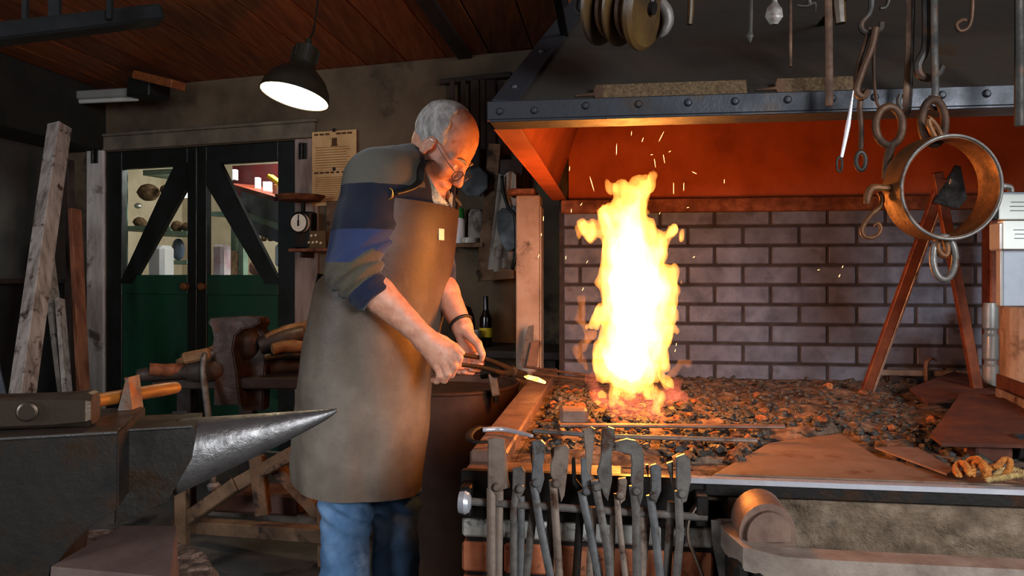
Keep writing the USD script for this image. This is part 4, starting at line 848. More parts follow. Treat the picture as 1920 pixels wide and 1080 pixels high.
rack_tongs('flat broad jawed tongs at the left end of the rail', [(914, 824), (930, 821), (945, 824), (946, 880), (944, 918), (932, 930), (914, 916)], [(946, 830), (952, 900), (955, 915), (944, 918)], (932, 913), [(921, 915), (921, 1080)], [(936, 920), (934, 1080)], 'iron_brown', 'iron_brown', w=.0095)
rack_tongs('small narrow tongs second from the left on the rail', [(961, 879), (978, 876), (982, 884), (981, 925), (972, 936), (960, 918)], [(972, 880), (984, 884), (984, 920)], (975, 916), [(968, 915), (963, 960), (963, 1080)], [(978, 930), (976, 1080)], 'iron', 'iron_blue', w=.0075)
rack_tongs('tongs with wavy hooked jaws third from the left on the rail', [(997, 828), (1014, 826), (1022, 834), (1020, 860), (1017, 878), (1020, 900), (1013, 925), (1003, 916), (996, 900), (997, 880), (1000, 858)], [(992, 840), (998, 832), (998, 880)], (1006, 905), [(1000, 903), (1012, 980), (1033, 1085)], [(1004, 930), (993, 1020), (986, 1085)], 'iron_blue', 'iron')
rack_tongs('tongs with tapering wedge jaws fourth from the left on the rail', [(1038, 838), (1062, 835), (1067, 842), (1064, 880), (1058, 930), (1052, 942), (1046, 915), (1032, 892), (1031, 870), (1038, 855)], [(1032, 845), (1040, 836), (1036, 875)], (1044, 906), [(1037, 900), (1041, 960), (1049, 1085)], [(1034, 950), (1030, 1085)], 'iron_brown', 'iron')
rack_tongs('slender tongs with a short blue grey jaw left of the tall double jawed pair', [(1089, 860), (1102, 857), (1107, 870), (1108, 905), (1101, 926), (1092, 918), (1089, 890)], [(1072, 860), (1078, 858), (1080, 900), (1098, 922), (1088, 926), (1072, 906)], (1100, 920), [(1090, 920), (1104, 985), (1124, 1085)], [(1088, 960), (1080, 1085)], 'iron_blue', 'dark_iron')
rack_tongs('tallest tongs with two long upright jaws in the middle of the rail', [(1128, 806), (1140, 801), (1152, 805), (1153, 822), (1146, 860), (1148, 900), (1140, 940), (1132, 930), (1122, 900), (1119, 885), (1126, 860)], [(1093, 806), (1108, 801), (1116, 806), (1112, 850), (1108, 890), (1118, 905), (1110, 912), (1100, 886), (1096, 840)], (1120, 912), [(1115, 900), (1128, 970), (1139, 1030), (1144, 1085)], [(1112, 950), (1106, 1085)], 'iron', 'iron_brown', b=-.098)
rack_tongs('small tongs hanging low left of the hook shaped tongs', [(1159, 899), (1173, 897), (1176, 905), (1172, 938), (1163, 946), (1158, 925)], None, (1164, 928), [(1156, 925), (1162, 990), (1173, 1085)], [(1150, 960), (1145, 1085)], 'iron_brown', 'iron_brown', w=.0065)
rack_tongs('tongs with one large square hooked jaw near the right end of the rail', [(1152, 846), (1153, 829), (1175, 824), (1192, 827), (1204, 840), (1208, 862), (1206, 930), (1200, 948), (1192, 925), (1182, 905), (1184, 870), (1182, 852)], None, (1194, 920), [(1187, 910), (1193, 960), (1194, 1085)], [(1205, 950), (1202, 1085)], 'iron', 'iron_brown', w=.009)
rack_tongs('tongs with pale short jaws at the right end of the rail', [(1219, 874), (1230, 871), (1240, 876), (1240, 920), (1230, 944), (1221, 930)], [(1210, 872), (1216, 872), (1216, 900)], (1226, 930), [(1219, 928), (1228, 990), (1238, 1085)], [(1214, 960), (1203, 1085)], 'iron_blue', 'iron_brown')
rack_tongs('tongs with rounded jaws between the rail end and the water trough', [(1268, 858), (1284, 852), (1294, 862), (1296, 900), (1288, 940), (1278, 945), (1268, 915)], [(1250, 870), (1262, 866), (1262, 920)], (1279, 925), [(1272, 920), (1275, 1000), (1268, 1085)], [(1258, 940), (1255, 1000), (1250, 1085)], 'iron', 'iron')
for k, (pts, lab) in enumerate((([(1315, 935), (1292, 970), (1290, 1010), (1306, 1050), (1318, 1090), (1324, 1200)], 'curved brown iron strap hanging left of the trough'), ([(1345, 975), (1348, 1020), (1356, 1060), (1362, 1100), (1364, 1200)], 'bent flat iron strap with a bright worn edge hanging beside the trough'))):
    q = [pt(x, y, -.05 - .03 * k) for x, y in pts]
    solo('iron_strap', tube(q, .013, 8, flat=.3, up=-FV if k else FU, smooth=4), 'iron_brown' if k == 0 else 'iron', lab, 'strap', smooth=40)
bx = T('rounded_block', 'worn rounded wooden block resting on the left end of the water trough', 'block', loc=P(1440, 1000, 1.36))
q = [hit(x, y, F(0, -.17, 0), FV) for x, y in [(1442 + 54 * math.cos(t), 1006 - 58 * max(math.sin(t), -.4)) for t in np.linspace(0, 2 * np.pi, 30, endpoint=False)]]
bx.part('block', prism([((p - F0) @ FU, p[2]) for p in q], .12, frame(FU, A([0, 0, 1]), -FV, F0 + FV * -.05), .012), 'rail_steel', 30)
# ---------------------------------------------------------------- tools hanging on the front of the hood
HBK = -.075
def hp_(px, py, b=HBK): return hit(px, py, F(0, b, 0), FV)
hr = T('tool_rail', 'iron rail on the hood front that the old tools hang from', 'rail', loc=F(1, HBK, 1.735))
hr.part('bar', tube([F(0.12, HBK + .012, 1.735), F(2.2, HBK + .012, 1.735)], .007, 8), 'dark_iron')
for a in (.2, .8, 1.4, 2.0): hr.part('bracket', beam(F(a, HBK + .012, 1.735), F(a, -.02 + 1.3 * (1.735 - fz), 1.735), .02, .006), 'dark_iron')
def hang(name, label, cat_, path, r, mat='tool_iron', flat=1.0, b=HBK, smooth=3, more=()):
    """a hanging thing: a bar along picture points at depth b, its top hooked over the rail; more: further parts"""
    q = [hp_(x, y, b) for x, y in path]
    t = T(name, label, cat_, loc=q[0])
    t.part('shaft', tube(q, r, 8, flat=flat, up=-FV if flat != 1 else None, smooth=smooth), mat, 40)
    if path[0][1] <= 0:
        top = A([q[0][0], q[0][1], 0]) + A([0, 0, 1.735])
        rr = r if np.isscalar(r) else r[0]
        t.part('hook', tube([q[0], top - A([0, 0, .02]), top + FV * (.012 - b + HBK) * .2 + A([0, 0, .012]), A([*(F((top - F0) @ FU, HBK + .024, 0)[:2]), 1.738])], min(rr, .0045), 6, smooth=4), mat, 40)
    for nm, m, mt in more: t.part(nm, m, mt, 40)
    return t
hk = lambda pts, r, b=HBK, **k: tube([hp_(x, y, b) for x, y in pts], r, 8, smooth=4, **k)
def ringm(px, py, rx, ry, r, b=HBK, n=20): return tube([hp_(px + rx * math.cos(t), py + ry * math.sin(t), b) for t in np.linspace(0, 2 * np.pi, n, endpoint=False)], r, 8, True)
# pulley block
pb = T('pulley_block', 'old wooden pulley block with two sheaves hanging at the left of the hood', 'pulley', loc=hp_(1170, 10, -.1))
pc, pax = hp_(1172, 12, -.11), unit(FU * .86 - FV * .42 - A([0, 0, .25]))
def disc(o, r, th): return lathe([(0, th / 2), (r * .9, th / 2), (r, th * .2), (r, -th * .2), (r * .9, -th / 2), (0, -th / 2)], 36, pc + pax * o, pax)
for o, nm, rr, thk, mt in ((-.050, 'cheek', .076, .014, 'block_wood'), (-.028, 'sheave', .060, .016, 'tool_rust'), (-.006, 'cheek', .074, .012, 'block_wood'), (.014, 'sheave', .060, .016, 'tool_rust'), (.042, 'cheek', .078, .022, 'block_wood')): pb.part(nm, disc(o, rr, thk), mt)
pb.part('axle', lathe([(0, .062), (.012, .062), (.012, -.062), (0, -.062)], 14, pc, pax), 'dark_iron'); pb.part('strap', tube([pc - pax * .05, pc - pax * .05 + A([0, 0, .09]), A([pc[0], pc[1], 1.735]) + FV * .01, pc + pax * .055 + A([0, 0, .09]), pc + pax * .055], .008, 8, smooth=3), 'dark_iron')
hang('iron_hook', 'grey crescent hook hanging beside the pulley block', 'hook', [(1222, -20), (1238, 4), (1250, 22), (1253, 42), (1246, 60), (1238, 70)], [.006, .011, .012, .011, .008, .002], 'iron', b=-.09)
hang('iron_hook', 'small eyed hook left of the pulley block', 'hook', [(1082, -20), (1082, 0), (1080, 16), (1088, 26), (1099, 22), (1101, 8), (1096, -4)], .004, 'tool_iron')
hang('hanging_stick', 'wooden tool handle end hanging right of the pulley block', 'handle', [(1296, -20), (1295, 20), (1293, 46)], [.006, .006, .0055], 'block_wood')
hang('spear_tool', 'thin iron tool with a small spear shaped end', 'tool', [(1409, -20), (1408, 40), (1407, 58), (1406, 68), (1407, 80)], [.0035, .0035, .004, .0075, .001], flat=.6, smooth=4)
hang('ladle', 'grey spoon shaped ladle hanging from the tool rail', 'ladle', [(1453, -20), (1453, 4), (1452, 16), (1451, 32), (1451, 46)], [.003, .005, .015, .018, .008], 'iron', flat=.4, smooth=5)
hang('thin_rod', 'long thin rusty rod hanging between ladle and flat bar', 'rod', [(1482, -20), (1482, 60), (1482, 125)], .0035, 'tool_rust')
hang('toasting_fork', 'small forked tool with two prongs hanging from the tool rail', 'fork', [(1518, -20), (1518, 0), (1519, 8)], .004, more=[('prong', hk([(1494, 10), (1512, 12), (1528, 6), (1529, 22)], [.002, .003, .0035, .001]), 'tool_iron')])
hang('flat_bar', 'long flat brown iron bar hanging with a glowing lower tip', 'bar', [(1553, -20), (1554, 60), (1555, 198)], .0075, 'tool_rust', flat=.4, smooth=0)
hang('hanging_stick', 'thick wooden handle end hanging right of the flat iron bar', 'handle', [(1571, -20), (1573, 10), (1576, 44)], [.010, .0115, .010], 'block_wood')
hang('bent_hook', 'bent iron hook holding a bundle of thin rods', 'hook', [(1634, -20), (1634, 10), (1628, 28), (1616, 42), (1616, 56), (1630, 62), (1650, 55), (1653, 42)], .0055, 'tool_iron', b=-.095)
for k, (pts, r, lab) in enumerate((([(1630, 52), (1622, 80), (1610, 120), (1604, 165)], .004, 'leftmost thin rod of the bundle on the bent hook'), ([(1642, 52), (1634, 90), (1618, 130), (1606, 170), (1618, 182), (1628, 170)], .0065, 'curved thick rod of the bundle on the bent hook'), ([(1648, 52), (1640, 85), (1638, 130), (1642, 180), (1648, 200), (1662, 203)], .0028, 'thin wire hanging from the bent hook down to the long ring'))):
    hang('hanging_rod', lab, 'rod', pts, r, 'tool_rust', b=-.095 - .012 * (k % 2))
hang('bodkin', 'bright pointed needle tool with an eye at its lower end', 'needle', [(1600, 170), (1590, 235), (1578, 295)], [.001, .0045, .003], 'bright_steel', b=-.11, more=[('eye', ringm(1574, 308, 5, 14, .0022, -.11), 'tool_iron')])
hang('eye_rod', 'iron rod with a looped eye at its lower end', 'rod', [(1618, 168), (1612, 200), (1615, 240), (1614, 280)], [.005, .0048, .0046, .0046], 'tool_rust', b=-.10, more=[('eye', ringm(1614, 302, 9, 17, .0042, -.10), 'tool_iron')])
hang('long_ring', 'large oval iron ring hanging left of the wheel band', 'ring', [(1672, 268), (1664, 300), (1661, 335)], [.008, .008, .0075], 'tool_rust', b=-.12, more=[('ring', ringm(1667, 236, 25, 36, .0072, -.12, 28), 'tool_rust'), ('hook', hk([(1690, 205), (1684, 190), (1688, 178)], .004, -.12), 'tool_iron')])
hang('flat_strap', 'long doubled flat strap reaching down to the hood rim', 'strap', [(1705, -20), (1704, 100), (1698, 210)], .0065, 'tool_rust', flat=.35, smooth=0, more=[('second_strip', hk([(1714, -20), (1710, 120), (1706, 205), (1694, 214)], .0025, HBK), 'tool_iron')])
hang('large_hook', 'large curved hook of round bar hanging above the wheel band', 'hook', [(1736, -20), (1737, 60), (1734, 95), (1721, 122), (1726, 142), (1745, 146), (1760, 138), (1768, 124)], [.0075, .0078, .0078, .0078, .0075, .007, .006, .005], 'tool_iron', b=-.10)
hang('hanger_strap', 'straight dark strap carrying the chain link of the wheel band', 'strap', [(1751, -20), (1752, 80), (1754, 170), (1752, 190)], .0065, 'tool_iron', flat=.5, smooth=0, b=-.118, more=[('shackle', hk([(1746, 180), (1742, 196), (1752, 204), (1762, 196), (1758, 180)], .004, -.118), 'tool_rust')])
hang('small_hook', 'small upturned hook hanging high at the right of the hood', 'hook', [(1824, -20), (1822, 30), (1815, 52), (1800, 58), (1793, 46), (1803, 38), (1812, 38)], .0035, 'tool_rust')
hang('square_bar', 'square iron bar hanging at the right edge of the picture', 'bar', [(1912, -20), (1912, 100), (1911, 236)], .0085, 'tool_iron', flat=.8, smooth=0, b=-.11)
hang('curved_tool', 'dark tool with a curved end high on the hood near the flat strap', 'tool', [(1668, -20), (1666, 2), (1660, 14), (1650, 16)], .0035)

# wheel band hanging on its link
def lug(pts, r): return tube(pts, r, 8, smooth=3)
wbd = T('wheel_band', 'rusty iron ring band with lugs hanging from a chain link before the hood', 'iron ring', loc=hp_(1770, 355, -.14))
wc = hp_(1766, 353, -.15); R_ = .0885; wax = unit(-FV * .95 + FU * .17 + A([0, 0, -.06]))
wbd.part('band', lathe([(R_ - .004, .028), (R_ + .003, .028), (R_ + .003, -.028), (R_ - .004, -.028), (R_ - .004, .028)], 64, wc, wax), 'band_rust', 30, label='rust brown band with bright worn edge')
wbd.part('front_edge', tube([wc + wax * .028 + (np.cos(t) * unit(np.cross(wax, [0, 0, 1.0])) + np.sin(t) * unit(np.cross(wax, np.cross(wax, [0, 0, 1.0])))) * R_ for t in np.linspace(0, 2 * np.pi, 64, endpoint=False)], .0031, 6, True), 'iron', True)
xr = unit(np.cross([0, 0, 1.0], wax)); xr = xr if xr[0] > 0 else -xr; zu = A([0, 0, 1.0])
wbd.part('pin', lug([wc + xr * R_, wc + xr * (R_ + .018) + zu * .004, wc + xr * (R_ + .034) + zu * .002, wc + xr * (R_ + .036) - zu * .006], .0055), 'iron')
wbd.part('side_lug', lug([wc - xr * R_, wc - xr * (R_ + .016), wc - xr * (R_ + .036), wc - xr * (R_ + .044) - zu * .012, wc - xr * (R_ + .046) - zu * .028], [.007, .006, .007, .007, .005]), 'band_rust')
wbd.part('top_lug', cat(lug([wc + zu * R_ - xr * .012, wc + zu * (R_ + .02) - xr * .022, wc + zu * (R_ + .034) - xr * .024, wc + zu * (R_ + .02) - xr * .010, wc + zu * R_ + xr * .0], .005)), 'band_rust'); wbd.part('bottom_lug', cat(lug([wc - zu * R_ + xr * .006, wc - zu * (R_ + .02) + xr * .010, wc - zu * (R_ + .030)+ xr * .004, wc - zu * (R_ + .02) - xr * .008, wc - zu * R_ - xr * .008], .006)), 'band_rust')
lk = T('chain_link', 'iron chain link between the hanger strap and the wheel band', 'chain link', loc=hp_(1750, 230, -.13)); lk.part('link', ringm(1750, 229, 22, 42, .0075, -.128, 28), 'tool_rust', True)
lk = T('chain_link', 'long grey chain link hanging under the wheel band', 'chain link', loc=hp_(1770, 490, -.15)); lk.part('link', ringm(1770, 484, 21, 40, .0062, -.15, 28), 'iron', True)
hang('scroll_hook', 'curled iron scroll hook hanging from the left lug of the wheel band', 'hook', [(1648, 360), (1654, 372), (1650, 388), (1632, 404), (1617, 428), (1620, 442), (1634, 446), (1646, 440), (1652, 428), (1646, 418), (1638, 424)], [.004, .0045, .0045, .0045, .004, .004, .0038, .0036, .0034, .003, .002], 'band_rust', b=-.15)
# rasps lying along the rim
for k, (x0, x1, lab) in enumerate(((1080, 1400, 'long coarse rasp lying on the hood rim'), (1418, 1560, 'second rasp lying on the hood rim, its tang towards the first'), )):
    r0, r1 = hp_(x0, 182, -.008), hp_(x1 if k == 0 else 1600, 178, -.008); r0[2] = r1[2] = fz + .0185; d = unit(r1 - r0); up = unit(A([0, 0, 1.0]) + FV * .25)
    t = T('rasp', lab, 'rasp', loc=r0); tl = .04
    t.part('blade', beam(r0 + d * (tl + .014), r1, .006, .033, .0015, up), 'rasp_steel', label='toothed blade'); t.part('shoulder', trimesh.convex.convex_hull(np.vstack([beam(r0 + d * tl, r0 + d * (tl + .016), .006, .033, .001, up).vertices, beam(r0 + d * (tl - .004), r0 + d * tl, .005, .012, .001, up).vertices])), 'tool_rust'); t.part('tang', tube([r0 - A([0, 0, .006]), r0 + d * tl - A([0, 0, .004])], [.0015, .005], 8), 'tool_rust')
# ---------------------------------------------------------------- lamp and light fitting
LP = P(552, 182, 3.2); la = unit(A([-.2, -.17, -1.0])); 
lm = T('pendant_lamp', 'dark enamel pendant lamp glowing over the doors', 'lamp', loc=LP)
sh = [(.032, .235), (.05, .23), (.052, .16), (.060, .135), (.085, .115), (.115, .085), (.138, .045), (.149, 0), (.1445, 0), (.134, .043), (.110, .080), (.080, .108), (.052, .128), (.046, .15), (.0, .15)]
lz = -la
lm.part('shade', lathe([(r, h) for r, h in sh][:8] + sh[8:], 48, LP, lz), 'lamp_enamel', 40, label='dark green enamel shade')
lm.part('inner_shade', lathe([(.1435, .003), (.132, .046), (.108, .081), (.078, .108), (.05, .124), (0, .126)], 48, LP, lz), 'lamp_white', True, label='white inside of the shade')
for k in range(6):
    t = k / 6 * 2 * math.pi; ex = unit(np.cross(lz, [0, 1, .2])); ey = np.cross(lz, ex)
    lm.part('fin', box((.012, .004, .06), .001, frame(math.cos(t) * ex + math.sin(t) * ey, -math.sin(t) * ex + math.cos(t) * ey, lz, LP + lz * .195 + (math.cos(t) * ex + math.sin(t) * ey) * .054)), 'lamp_enamel')
lm.part('cap', lathe([(0, .03), (.012, .028), (.016, .0), (.034, -.004), (.034, -.012), (0, -.012)], 20, LP + lz * .242, lz), 'lamp_enamel')
bl = trimesh.creation.icosphere(3, .047); bl.apply_translation(LP + lz * .055); lm.part('bulb', bl, 'bulb_glow', True, label='glowing bulb')
tp = LP + lz * .27; lm.part('cord', tube([tp, tp + A([.008, .05, .07]), A([tp[0] + .02, tp[1] + .1, CEIL + .01])], .004, 6, smooth=4), 'black_wood', True)
fx = T('tube_light_fitting', 'unlit grey fluorescent fitting under the ceiling boards near the left corner', 'light', loc=P(230, 178, 4.7))
f0, f1 = P(146, 181, 5.0), P(262, 175, 4.72); 
fx.part('housing', beam(f0, f1, .10, .055, .008), 'fit_grey'); fx.part('end_box', beam(P(258, 168, 4.7), P(300, 166, 4.62), .16, .12, .006), 'black_wood', label='dark end box'); fx.part('tube', tube([f0 - A([0, .02, .04]), f1 - A([0, .02, .04])], .015, 10), 'fit_white', True)
fx.part('mount_board', beam(P(262, 142, 4.6), P(335, 160, 4.42), .10, .05, .004), 'ceiling_wood')
# dark beam with old things stored along it, upper left
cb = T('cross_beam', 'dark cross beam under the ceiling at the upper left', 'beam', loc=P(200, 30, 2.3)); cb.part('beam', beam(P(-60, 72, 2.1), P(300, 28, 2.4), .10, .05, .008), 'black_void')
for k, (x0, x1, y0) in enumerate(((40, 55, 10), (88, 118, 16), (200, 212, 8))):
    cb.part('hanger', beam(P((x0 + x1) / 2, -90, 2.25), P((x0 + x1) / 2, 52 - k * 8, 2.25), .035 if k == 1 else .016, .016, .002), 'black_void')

# ---------------------------------------------------------------- door wall: notices, scale, sign, tools
def wall_box(px0, py0, px1, py1, o0, o1, bev=0.0, pad=0):
    s0, z1 = on_wall(px0, py0, o1); s1, z0 = on_wall(px1, py1, o1); return (s0, s1, o0, o1, z0, z1, bev)
for k, (x0, y0, x1, y1, lab) in enumerate(((585, 248, 668, 317, 'upper yellowed notice sheet with a small crest pinned beside the doors'), (585, 320, 668, 384, 'lower yellowed notice sheet pinned beside the doors'))):
    b = wall_box(x0, y0, x1, y1, .026, .030); t = T('notice', lab, 'notice', loc=Wl((b[0] + b[1]) / 2, b[4], .028))
    t.part('sheet', wbox(*b), 'old_paper'); w, h = b[1] - b[0], b[5] - b[4]; r = random.Random(k + 5)
    t.part('heading', cat(*[wbox(b[0] + w * (.05 + i * .125), b[0] + w * (.05 + i * .125 + r.uniform(.07, .11)), .030, .0306, b[5] - h * .10, b[5] - h * .05) for i in range(7) if k or i not in (3,)]), 'print_brown', label='faded heading line')
    rows = [(.40 + i * .065) if k == 0 else (.20 + i * .06) for i in range(9 if k == 0 else 12)]
    t.part('text_lines', cat(*[wbox(b[0] + w * (.06 + r.uniform(0, .02)) , b[0] + w * r.uniform(.75, .94), .030, .0304, b[5] - h * (y + .022), b[5] - h * y) for y in rows]), 'print_faint', label='faint lines of small print')
    if k == 0:
        c = [Wl(b[0] + w * .5, b[5] - h * .27, .0303)]; t.part('crest', cat(wbox(b[0] + w * .45, b[0] + w * .57, .030, .0306, b[5] - h * .36, b[5] - h * .18), wbox(b[0] + w * .43, b[0] + w * .59, .030, .0306, b[5] - h * .39, b[5] - h * .36)), 'print_brown', label='small dark crest')
    t.part('clip', wbox(b[0] + w * .48, b[0] + w * .54, .030, .036, b[5] - h * .03, b[5] + h * .06, .001), 'dark_iron')
ksz = on_wall(563, 418, .17)
ks = T('kitchen_scale', 'old kitchen scale with a round dial and a dark tray right of the doors', 'scale', loc=Wl(ksz[0], ksz[1] - .12, .17))
ks.part('dial', lathe([(0, .004), (.054, .004), (.058, .0), (.058, -.03), (0, -.03)], 36, Wl(ksz[0], ksz[1], .185), NW), 'dial_white', label='pale round dial'); ks.part('rim', tube([Wl(ksz[0], ksz[1], .187) + (UW * math.cos(t) + A([0, 0, 1]) * math.sin(t)) * .058 for t in np.linspace(0, 2 * np.pi, 32, endpoint=False)], .005, 6, True), 'dark_iron'); ks.part('pointer', wbox(ksz[0] - .004, ksz[0] + .004, .189, .191, ksz[1] - .018, ksz[1] + .05, .0005), 'dark_iron'); ks.part('pointer_hub', wbox(ksz[0] - .008, ksz[0] + .006, .189, .192, ksz[1] - .02, ksz[1] + .015, .002), 'dark_iron')
ks.part('body', wbox(ksz[0] - .06, ksz[0] + .06, .07, .154, ksz[1] - .155, ksz[1] + .07, .01), 'dark_iron'); ks.part('column', wbox(ksz[0] - .01, ksz[0] + .01, .13, .15, ksz[1] + .07, ksz[1] + .14), 'dark_iron')
tr0 = Wl(ksz[0], ksz[1] + .138, .17); ks.part('tray', lathe([(0, 0), (.12, .004), (.145, .026), (.15, .028), (.145, .02), (.12, -.004), (0, -.006)], 36, tr0), 'rusty', label='dark shallow tray')
b = wall_box(540, 462, 648, 473, .002, .20); sf = T('wall_shelf', 'narrow wooden shelf under the kitchen scale', 'shelf', loc=Wl(b[0], b[4], .1)); sf.part('board', wbox(b[0], b[1], .002, .20, ksz[1] - .175, ksz[1] - .156, .003), 'rusty_wood'); sf.part('bracket', wbox(b[0] + .05, b[0] + .07, .002, .15, ksz[1] - .21, ksz[1] - .175, .002), 'dark_wood')
b = wall_box(575, 433, 610, 462, .13, .15); z0 = ksz[1] - .1555; sg = T('small_sign', 'little brown sign with pale painted marks standing on the shelf by the scale', 'sign', loc=Wl(b[0], z0, .14)); sg.part('board', wbox(b[0], b[1], .135, .15, z0, b[5], .002), 'sign_brown'); w, h = b[1] - b[0], b[5] - z0
r = random.Random(4)
sg.part('marks', cat(*[tube([Wl(b[0] + w * (x0 + dx), z0 + h * (y0 + dy), .152) for dx, dy in ((0, .0), (.03, .13), (.06, .02), (.09, .12))], .003, 5, smooth=2) for x0, y0 in ((.22, .66), (.45, .68), (.08, .28), (.30, .28), (.50, .30), (.72, .24))]), 'gold_tag', label='pale painted strokes')
wf2 = T('wall_board', 'orange brown wooden board leaning behind the man under the notices', 'board', loc=Wl(1.95, 1.0, .03)); b = wall_box(604, 378, 640, 440, .03, .045); wf2.part('board', wbox(b[0] + .03, b[1] + .1, .03, .045, b[4] - .05, b[5], .003), 'old_wood')
# bench with the leg vise
bd = 3.55
bt = .70
wbn = T('workbench', 'dark heavy workbench standing before the doors', 'bench', loc=P(430, 800, bd))
c0_, c1_ = P(335, 700, bd), P(640, 700, bd); c0_[2] = c1_[2] = bt - .025; wbn.part('top', beam(c0_, c1_, .55, .05, .006), 'dark_wood'); 
for x in (350, 465, 600): q = P(x, 720, bd + .1); wbn.part('leg', beam(A([q[0], q[1], bt - .05]), A([q[0], q[1], 0]), .07, .07, .004), 'dark_wood')
vs = T('leg_vise', 'big rusty brown leg vise clamped to the workbench', 'vise', loc=P(440, 700, 3.3))
vd = 3.25
def vpoly(pts, d, th, name, mat='vise_iron', bev=.006, lab=None): vs.part(name, prism([((x - 960) / FOC * d, (HOR - y) / FOC * d + EYE[2]) for x, y in pts], th, frame(A([1, 0, 0]), A([0, 0, 1]), A([0, -1, 0]), A([0, d + th, 0])), bev), mat, 30, lab)
vpoly([(390, 605), (394, 597), (450, 594), (486, 596), (486, 606), (474, 614), (452, 618), (440, 630), (436, 655), (442, 690), (450, 760), (400, 760), (402, 690), (396, 660), (400, 632), (396, 614)], vd, .10, 'jaw', lab='rounded rusty front jaw')
vpoly([(452, 598), (490, 596), (494, 606), (488, 618), (500, 640), (498, 670), (492, 770), (452, 770), (446, 690), (440, 650), (444, 625)], vd + .10, .10, 'jaw')
vs.part('cheek', trimesh.creation.icosphere(3, .075, ).apply_transform(frame(A([1, 0, 0]), A([0, .8, 0]), A([0, 0, 1.15]), P(462, 640, vd + .12))), 'vise_iron', True, label='rounded hinge cheek')
vs.part('screw', lathe([(0, .36), (.026, .36), (.03, .33), (.03, .16), (.042, .15), (.05, .10), (.05, .04), (.040, 0), (0, 0)], 24, P(420, 692, vd + .03), (-1, -.12, -.06)), 'vise_iron', True, label='thick screw barrel')
vs.part('nut_arm', lathe([(0, .20), (.035, .20), (.042, .12), (.04, 0), (0, 0)], 20, P(488, 648, vd + .1), (.9, .2, .25)), 'vise_iron', True); vs.part('crank', tube([P(382, 715, vd - .06), P(380, 690, vd - .05), P(384, 665, vd - .04), P(386, 676, vd), P(400, 660, vd)], .012, 8, smooth=3), 'iron', True, label='bright handle bar'); vh = vs.part('handle', tube([P(381, 700, vd - .05), P(390, 775, vd - .10), P(400, 906, vd - .25)], .014, 8), 'iron', True); vs.part('handle_knob', lathe([(0, .018), (.018, .015), (.027, .005), (.022, -.014), (0, -.016)], 16, P(401, 912, vd - .25)), 'bright_steel', label='bright knob on the handle end', parent=vh)
vs.part('spring_block', beam(P(345, 672, vd), P(395, 662, vd), .06, .05, .01), 'vise_wood')
# things heaped on the bench right of the vise
heap = [('wood_log', 'brown timber chunk slanting over the bench heap', [(500, 640), (545, 622), (585, 612)], .035, 'vise_wood', 3.35), ('wood_log', 'split log end with reddish bark on top of the bench heap', [(540, 628), (575, 632), (605, 640)], .042, 'rusty_wood', 3.45), ('iron_bar_stock', 'thick dark iron bar low in the bench heap', [(495, 672), (545, 664), (600, 668)], .022, 'dark_iron', 3.3), ('wood_log', 'dark flattened timber lying lowest in the bench heap', [(505, 690), (560, 684), (605, 688)], .035, 'dark_wood', 3.42), ('old_hammer_shaft', 'pale brown shaft lying behind the vise towards the left', [(335, 682), (360, 672), (402, 655)], .024, 'vise_wood', 3.45), ('iron_bar_stock', 'stout rusty bar sticking out left of the vise', [(280, 692), (330, 694), (375, 700)], .030, 'rusty', 3.2), ('wood_log', 'round brown billet between vise and apron', [(510, 655), (550, 648), (596, 652)], .03, 'vise_wood', 3.3)]
for nm, lab, pts, r, mt, d in heap:
    q = [P(x, y, d + .05 * i) for i, (x, y) in enumerate(pts)]; m = roughen(tube(q, [r * .9, r, r * .85], 12, smooth=5), .008, 22, len(lab)); solo(nm, m, mt, lab, 'timber' if 'wood' in nm else 'bar', smooth=40)
t = T('paper_tag', 'small white card standing behind the vise jaw', 'card', loc=P(489, 620, 3.7)); t.part('card', beam(P(489, 597, 3.5), P(492, 640, 3.5), .035, .002, 0, (0, 1, 0)), 'paper_white')
# trestle under and behind the anvil horn
ts = T('trestle', 'rough timber trestle standing on the floor behind the anvil horn', 'trestle', loc=P(470, 960, 2.75))
def tb_(name, a, b_, w, h, lab=None, mat='old_wood'): ts.part(name, beam(a, b_, w, h, .004), mat, 25, lab)
gd = 2.6
tb_('beam', P(345, 984, 2.95), P(618, 1003, 2.62), .06, .05); tb_('beam', P(390, 953, 3.2), P(612, 973, 2.95), .05, .045, mat='grey_wood')
tb_('brace', P(335, 985, 2.9), P(450, 905, 2.75), .06, .05); tb_('brace', P(450, 905, 2.75), P(556, 846, 2.7), .06, .05); tb_('brace', P(512, 868, 2.75), P(612, 975, 2.75), .06, .045)
tb_('post', P(482, 855, 2.72), P(494, 965, 2.72), .05, .045); tb_('leg', P(341, 890, 2.85), P(342, 1058, 2.85), .045, .045); 
tb_('leg', P(608, 940, 2.7), P(610, 1060, 2.7), .045, .045)
lb = T('wooden_box', 'flat reddish brown box lying on the beams of the trestle', 'box', loc=P(498, 940, 2.95)); lb.part('body', beam(P(418, 930, 3.02), P(576, 938, 2.88), .16, .085, .012), 'box_brown'); lb.part('strap', beam(P(484, 926, 2.86), P(484, 954, 2.86), .03, .006, .001, (0, -1, 0)), 'dark_wood')
rt = T('red_bag', 'red and dark rolled up cloth lying behind the trestle brace', 'cloth', loc=P(565, 905, 3.0)); rt.part('roll', roughen(tube([P(540, 895, 3.0), P(565, 905, 2.98), P(600, 915, 2.95)], [.05, .062, .05], 14, smooth=5), .012, 18, 2), 'red_cloth', 50); rt.part('tie', tube([P(563, 888, 2.92), P(568, 905, 2.90), P(556, 925, 2.92)], .008, 8, smooth=3), 'red_cloth')

